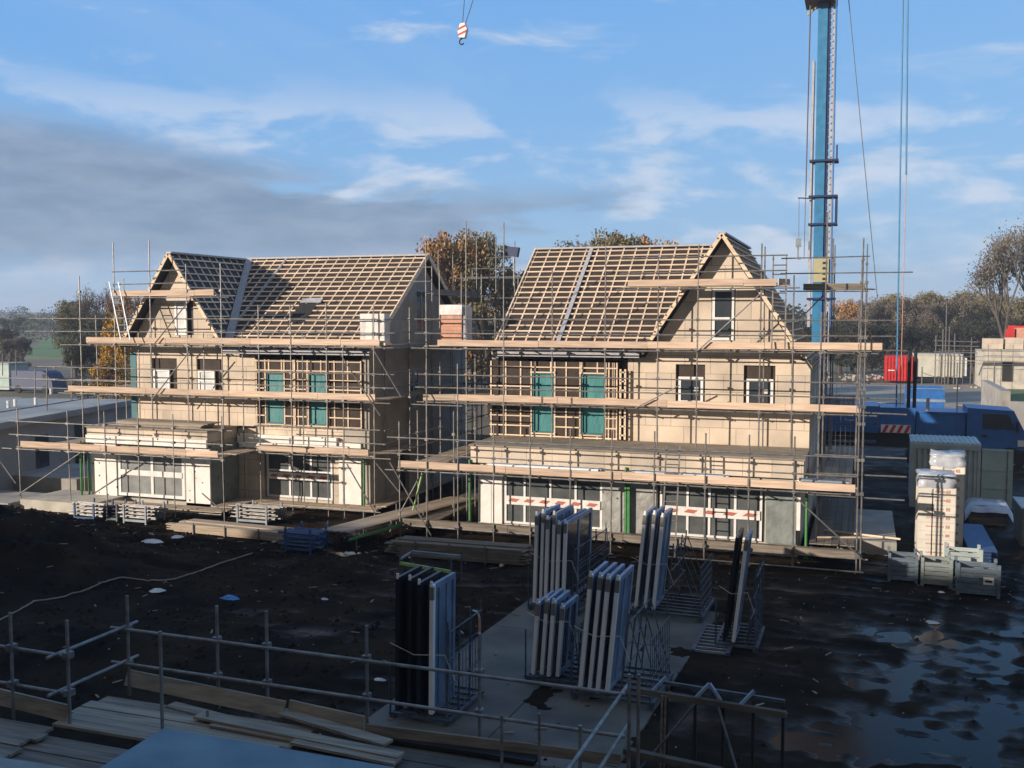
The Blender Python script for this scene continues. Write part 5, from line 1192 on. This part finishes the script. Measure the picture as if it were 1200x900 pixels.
# ---------------------------------------------------------------- trees
def tree_mesh(seed,kind,nleaf,leafm,ls,crown=(1,1,1),bare=0.):
    """unit tree: height 1; returns (trunk mesh, crown mesh)"""
    rnd=random.Random(seed); tb=MB(); tips=[]
    def br(p,d,l,r,k):
        q=p+d*l; tb.tube(p,q,r,r*.68,n=6 if k<2 else 4)
        if k>=(5 if bare else 3): tips.append(q); return
        for i in range(3 if k<2 or bare else 3):
            a=rnd.uniform(0,6.283); t_=rnd.uniform(.3,.75) if k else rnd.uniform(.25,.6)
            e=Vector((math.cos(a),math.sin(a),0)); nd=(d+e*t_*1.05+Vector((0,0,.12))).normalized()
            br(q,nd,l*rnd.uniform(.62,.86),r*.62,k+1); 
        if k>0: tips.append(q)
    br(Vector((0,0,-.02)),Vector((rnd.uniform(-.06,.06),0,1)).normalized(),.24,.026,0)
    zmax=max(t.z for t in tips); tips=[Vector((t.x/zmax*.97,t.y/zmax*.97,t.z/zmax*.97)) for t in tips]; tb.v=[(v[0]/zmax*.97,v[1]/zmax*.97,v[2]/zmax*.97) for v in tb.v]
    cb=MB(); clumps=[]
    for t in tips: clumps.append((t,rnd.uniform(.05,.11)))
    if not bare:
        for i in range(40):
            a=rnd.uniform(0,6.283);zc=rnd.uniform(.18,.93); rr=.34*math.sin(math.pi*min(1,(zc-.05)/.98))**.6*rnd.uniform(.5,1); clumps.append((Vector((math.cos(a)*rr,math.sin(a)*rr,zc)),rnd.uniform(.05,.10)))
    for i in range(nleaf):
        c,r_=rnd.choice(clumps); v=Vector((rnd.gauss(0,1),rnd.gauss(0,1),rnd.gauss(0,1))); v=v.normalized()*r_*(rnd.random()**.4)
        p=c+v; s=ls*rnd.uniform(.5,1.3); n_=Vector((rnd.gauss(0,1),rnd.gauss(0,1),rnd.gauss(0,1)+.4)).normalized(); a=n_.orthogonal().normalized()*s; b=n_.cross(a)*rnd.uniform(.5,.9)
        cb.add([p-a-b*.4,p+a*.2-b,p+a+b*.3,p-a*.1+b],[(0,1,2,3)])
    return tb,cb,leafm
PRO={}
def proto(key,seed,leafm,nleaf=5200,ls=.016,bare=0.):
    tb,cb,lm=tree_mesh(seed,key,nleaf,leafm,ls,bare=bare)
    a=bpy.data.meshes.new('trunk'); a.from_pydata(tb.v,[],tb.f); a.materials.append(BARK)
    b=bpy.data.meshes.new('crown'); b.from_pydata(cb.v,[],cb.f); b.materials.append(leafm); PRO[key]=(a,b)
proto('orange',1,LOR,11000,.0105); proto('olive',2,LOL,13000,.0105); proto('olive2',8,LOL,12000,.010); proto('green',3,LGR,12000,.011); proto('brown',4,LBR,11000,.0095); proto('brown2',9,LBR,9000,.009); proto('yellow',5,LYE,8000,.014); proto('dark',6,LDK,11000,.012)
proto('bare',7,LBR,2600,.009,bare=1); proto('bare2',12,LBR,5200,.008,bare=1)
def tree(name,key,x,y,h,w_,label,cat='tree',group='autumn trees round the site'):
    r=root(name,(x,y,0),label,cat,group,rz=random.uniform(0,6),local=True); r.scale=(h*w_,h*w_,h); 
    for n_,me in zip(('trunk','crown'),PRO[key]):
        o=bpy.data.objects.new(n_,me); COL.objects.link(o); o.parent=r
    return r
def tp(name,key,px,top,Y,w_,label,**k):
    Y=Y*1.18-4.5; b=at(px,top,Y=Y); return tree(name,key,b.x,Y,b.z,w_,label,**k)
tp('autumn_tree','orange',512,276,58,.62,'orange-brown autumn tree just right of the left house ridge')
tp('autumn_tree','olive',574,280,60,.72,'olive and gold autumn tree left of the floodlight pole')
tp('autumn_tree','orange',543,300,66,.8,'rusty autumn tree filling the gap between its two neighbours behind the houses')
tp('autumn_tree','olive2',486,330,64,.8,'dull olive tree low behind the left house verge'); tp('autumn_tree','dark',598,318,70,.8,'dark tree low behind the right house verge')
tp('autumn_tree','olive2',720,276,62,.75,'olive tree showing just above the middle of the right house ridge')
tp('autumn_tree','brown',690,281,64,.7,'reddish brown tree above the right house ridge, left of the olive one'); tp('autumn_tree','orange',757,280,63,.62,'russet tree above the right house ridge, near the gable')
tp('bare_tree','bare2',1182,262,100,.62,'large bare tree rising above the wood at the right edge'); tp('bare_tree','bare2',1206,268,104,.6,'second bare tree cut by the right edge of the view')
tp('bare_tree','bare2',108,334,70,.42,'pale bare tree beyond the left end of the scaffold')
tp('yellow_tree','yellow',150,372,52,.75,'golden yellow tree seen through the left end of the scaffold'); tp('yellow_bush','yellow',135,425,50,1.1,'small yellow bush below the golden tree','bush') if 0 else tp('yellow_bush','yellow',135,415,50,1.,'small yellow bush below the golden tree',cat='bush')
tp('autumn_tree','orange',152,345,75,.6,'orange tree half hidden by the left house gable')
L_=[('green',14,372,150,1.0),('dark',3,386,95,1.2),('green',40,372,330,1.3),('olive',84,362,120,.6),('green',95,362,80,.9),('dark',118,372,66,.9),('olive2',86,352,82,.7),('dark',24,396,85,.9),('dark',18,402,88,1.),('brown',10,396,80,1.2),('brown2',118,395,60,1.),('dark',100,400,58,1.)]
D_=['bushy green tree at the far left edge of the field','dark tree at the extreme left edge','green tree on the horizon behind the field','olive tree right of the green field','leafy green tree beside the pale bare one','dark evergreen behind the scaffold end','olive tree directly behind the pale bare one','dark hedge tree left of the field, by the cabin','dark hedge tree at the near field corner','brown bush-like tree above the site cabin','brown tree behind the scaffold uprights at left','low dark tree under the pale bare one']
for (k_,px,tpx,Y,w_),lb in zip(L_,D_): tp('hedge_tree',k_,px,tpx,Y,w_,lb,group='trees round the left field')
R_=[('orange',1000,352,118,.7,'orange tree just right of the crane mast'),('brown',1022,352,124,.9,'brown tree left of the back stays'),('olive',1046,347,125,1.,'olive tree behind the red container'),('brown2',1070,350,118,1.,'greyish brown tree over the grey trailer'),('olive2',1092,344,135,1.,'olive brown tree behind the narrow tube tower'),('brown',1115,350,125,1.,'brown tree right of the tube tower'),('olive',1138,343,140,1.,'broad olive tree left of the bare tree'),('olive2',1163,345,130,1.,'olive tree below the bare tree'),('olive',1190,350,120,1.,'olive tree behind the red machine arm'),
('dark',985,375,116,1.2,'low dark tree right of the mast foot'),('dark',1012,378,112,1.3,'low dark bush behind the scaffold end pole'),('dark',1040,380,112,1.3,'dark undergrowth tree above the red container'),('dark',1066,382,113,1.3,'dark undergrowth tree above the trailer'),('dark',1090,384,114,1.3,'dark undergrowth tree left of the tube tower'),('dark',1114,384,114,1.3,'dark undergrowth tree right of the tube tower'),('dark',1142,376,116,1.3,'dark undergrowth tree left of the block pallets'),('dark',1172,372,118,1.3,'dark undergrowth tree behind the block pallets'),('dark',955,380,116,1.2,'dark tree hidden behind the mast foot')]
for k_,px,tpx,Y,w_,lb in R_: tp('autumn_tree',k_,px,tpx,Y,w_,lb,group='trees beyond the road')
# far woodland masses along the horizon
rnd=random.Random(5)
for nm,(m,x0,x1,y0,y1,h0,h1,N_) in {'far_woodland':(LFAR,5,160,215,290,8,12,100),'left_woodland':(LDK,-330,-75,260,400,6,11,120),'rear_woodland':(LDK,-85,8,165,210,6,10,90),'rear_wood_edge':(LFAR,5,110,165,200,6,9.5,70),'left_wood_edge':(LGR,-230,-70,215,260,6,9,70)}.items():
    cb=MB()
    for t_ in range(N_):
        cx_,cy_=rnd.uniform(x0,x1),rnd.uniform(y0,y1); hh=rnd.uniform(h0,h1); rr=hh*rnd.uniform(.35,.6)
        for i in range(420):
            v=Vector((rnd.gauss(0,1),rnd.gauss(0,1),rnd.gauss(0,1))).normalized()*(rnd.random()**.3)
            p=Vector((cx_+v.x*rr,cy_+v.y*rr,gh(cx_,cy_)+hh*.5+v.z*hh*.5)); s=hh*.030*rnd.uniform(.6,1.4); n_=Vector((rnd.gauss(0,1),rnd.gauss(0,1)-.5,rnd.gauss(0,1)+.4)).normalized(); a=n_.orthogonal().normalized()*s; b=n_.cross(a)*.8
            cb.add([p-a-b*.4,p+a*.2-b,p+a+b*.3,p-a*.1+b],[(0,1,2,3)])
    cb.build(nm,m,kind='stuff')

# ---------------------------------------------------------------- unseen houses added behind the camera, shaped to shade the yard
def shade_house(x0,x1,yr,zr,label,e=6.2):
    t=root('shade_house',((x0+x1)/2,yr,0),label,'house'); k_=4.5
    MB().box(x0,x1,yr-k_,yr+k_,0,e).build('wall',WALL,t)
    MB().prism([(x0-.3,yr-k_-.5,e-.1),(x0-.3,yr+k_+.4,e-.1),(x0-.3,yr,zr)],(x1-x0+.6,0,0)).build('roof',BRKR,t)
shade_house(-52,-16,-11.6,14.0,'unseen tiled house row added behind the viewpoint to shade the yard')
shade_house(-15,14,-11.6,13.4,'shorter unseen tiled house row added behind the viewpoint to shade the yard at the right')
shade_house(-116,-52.5,-11.6,12.8,'long unseen tiled house row added for shade far behind the viewpoint to the left')
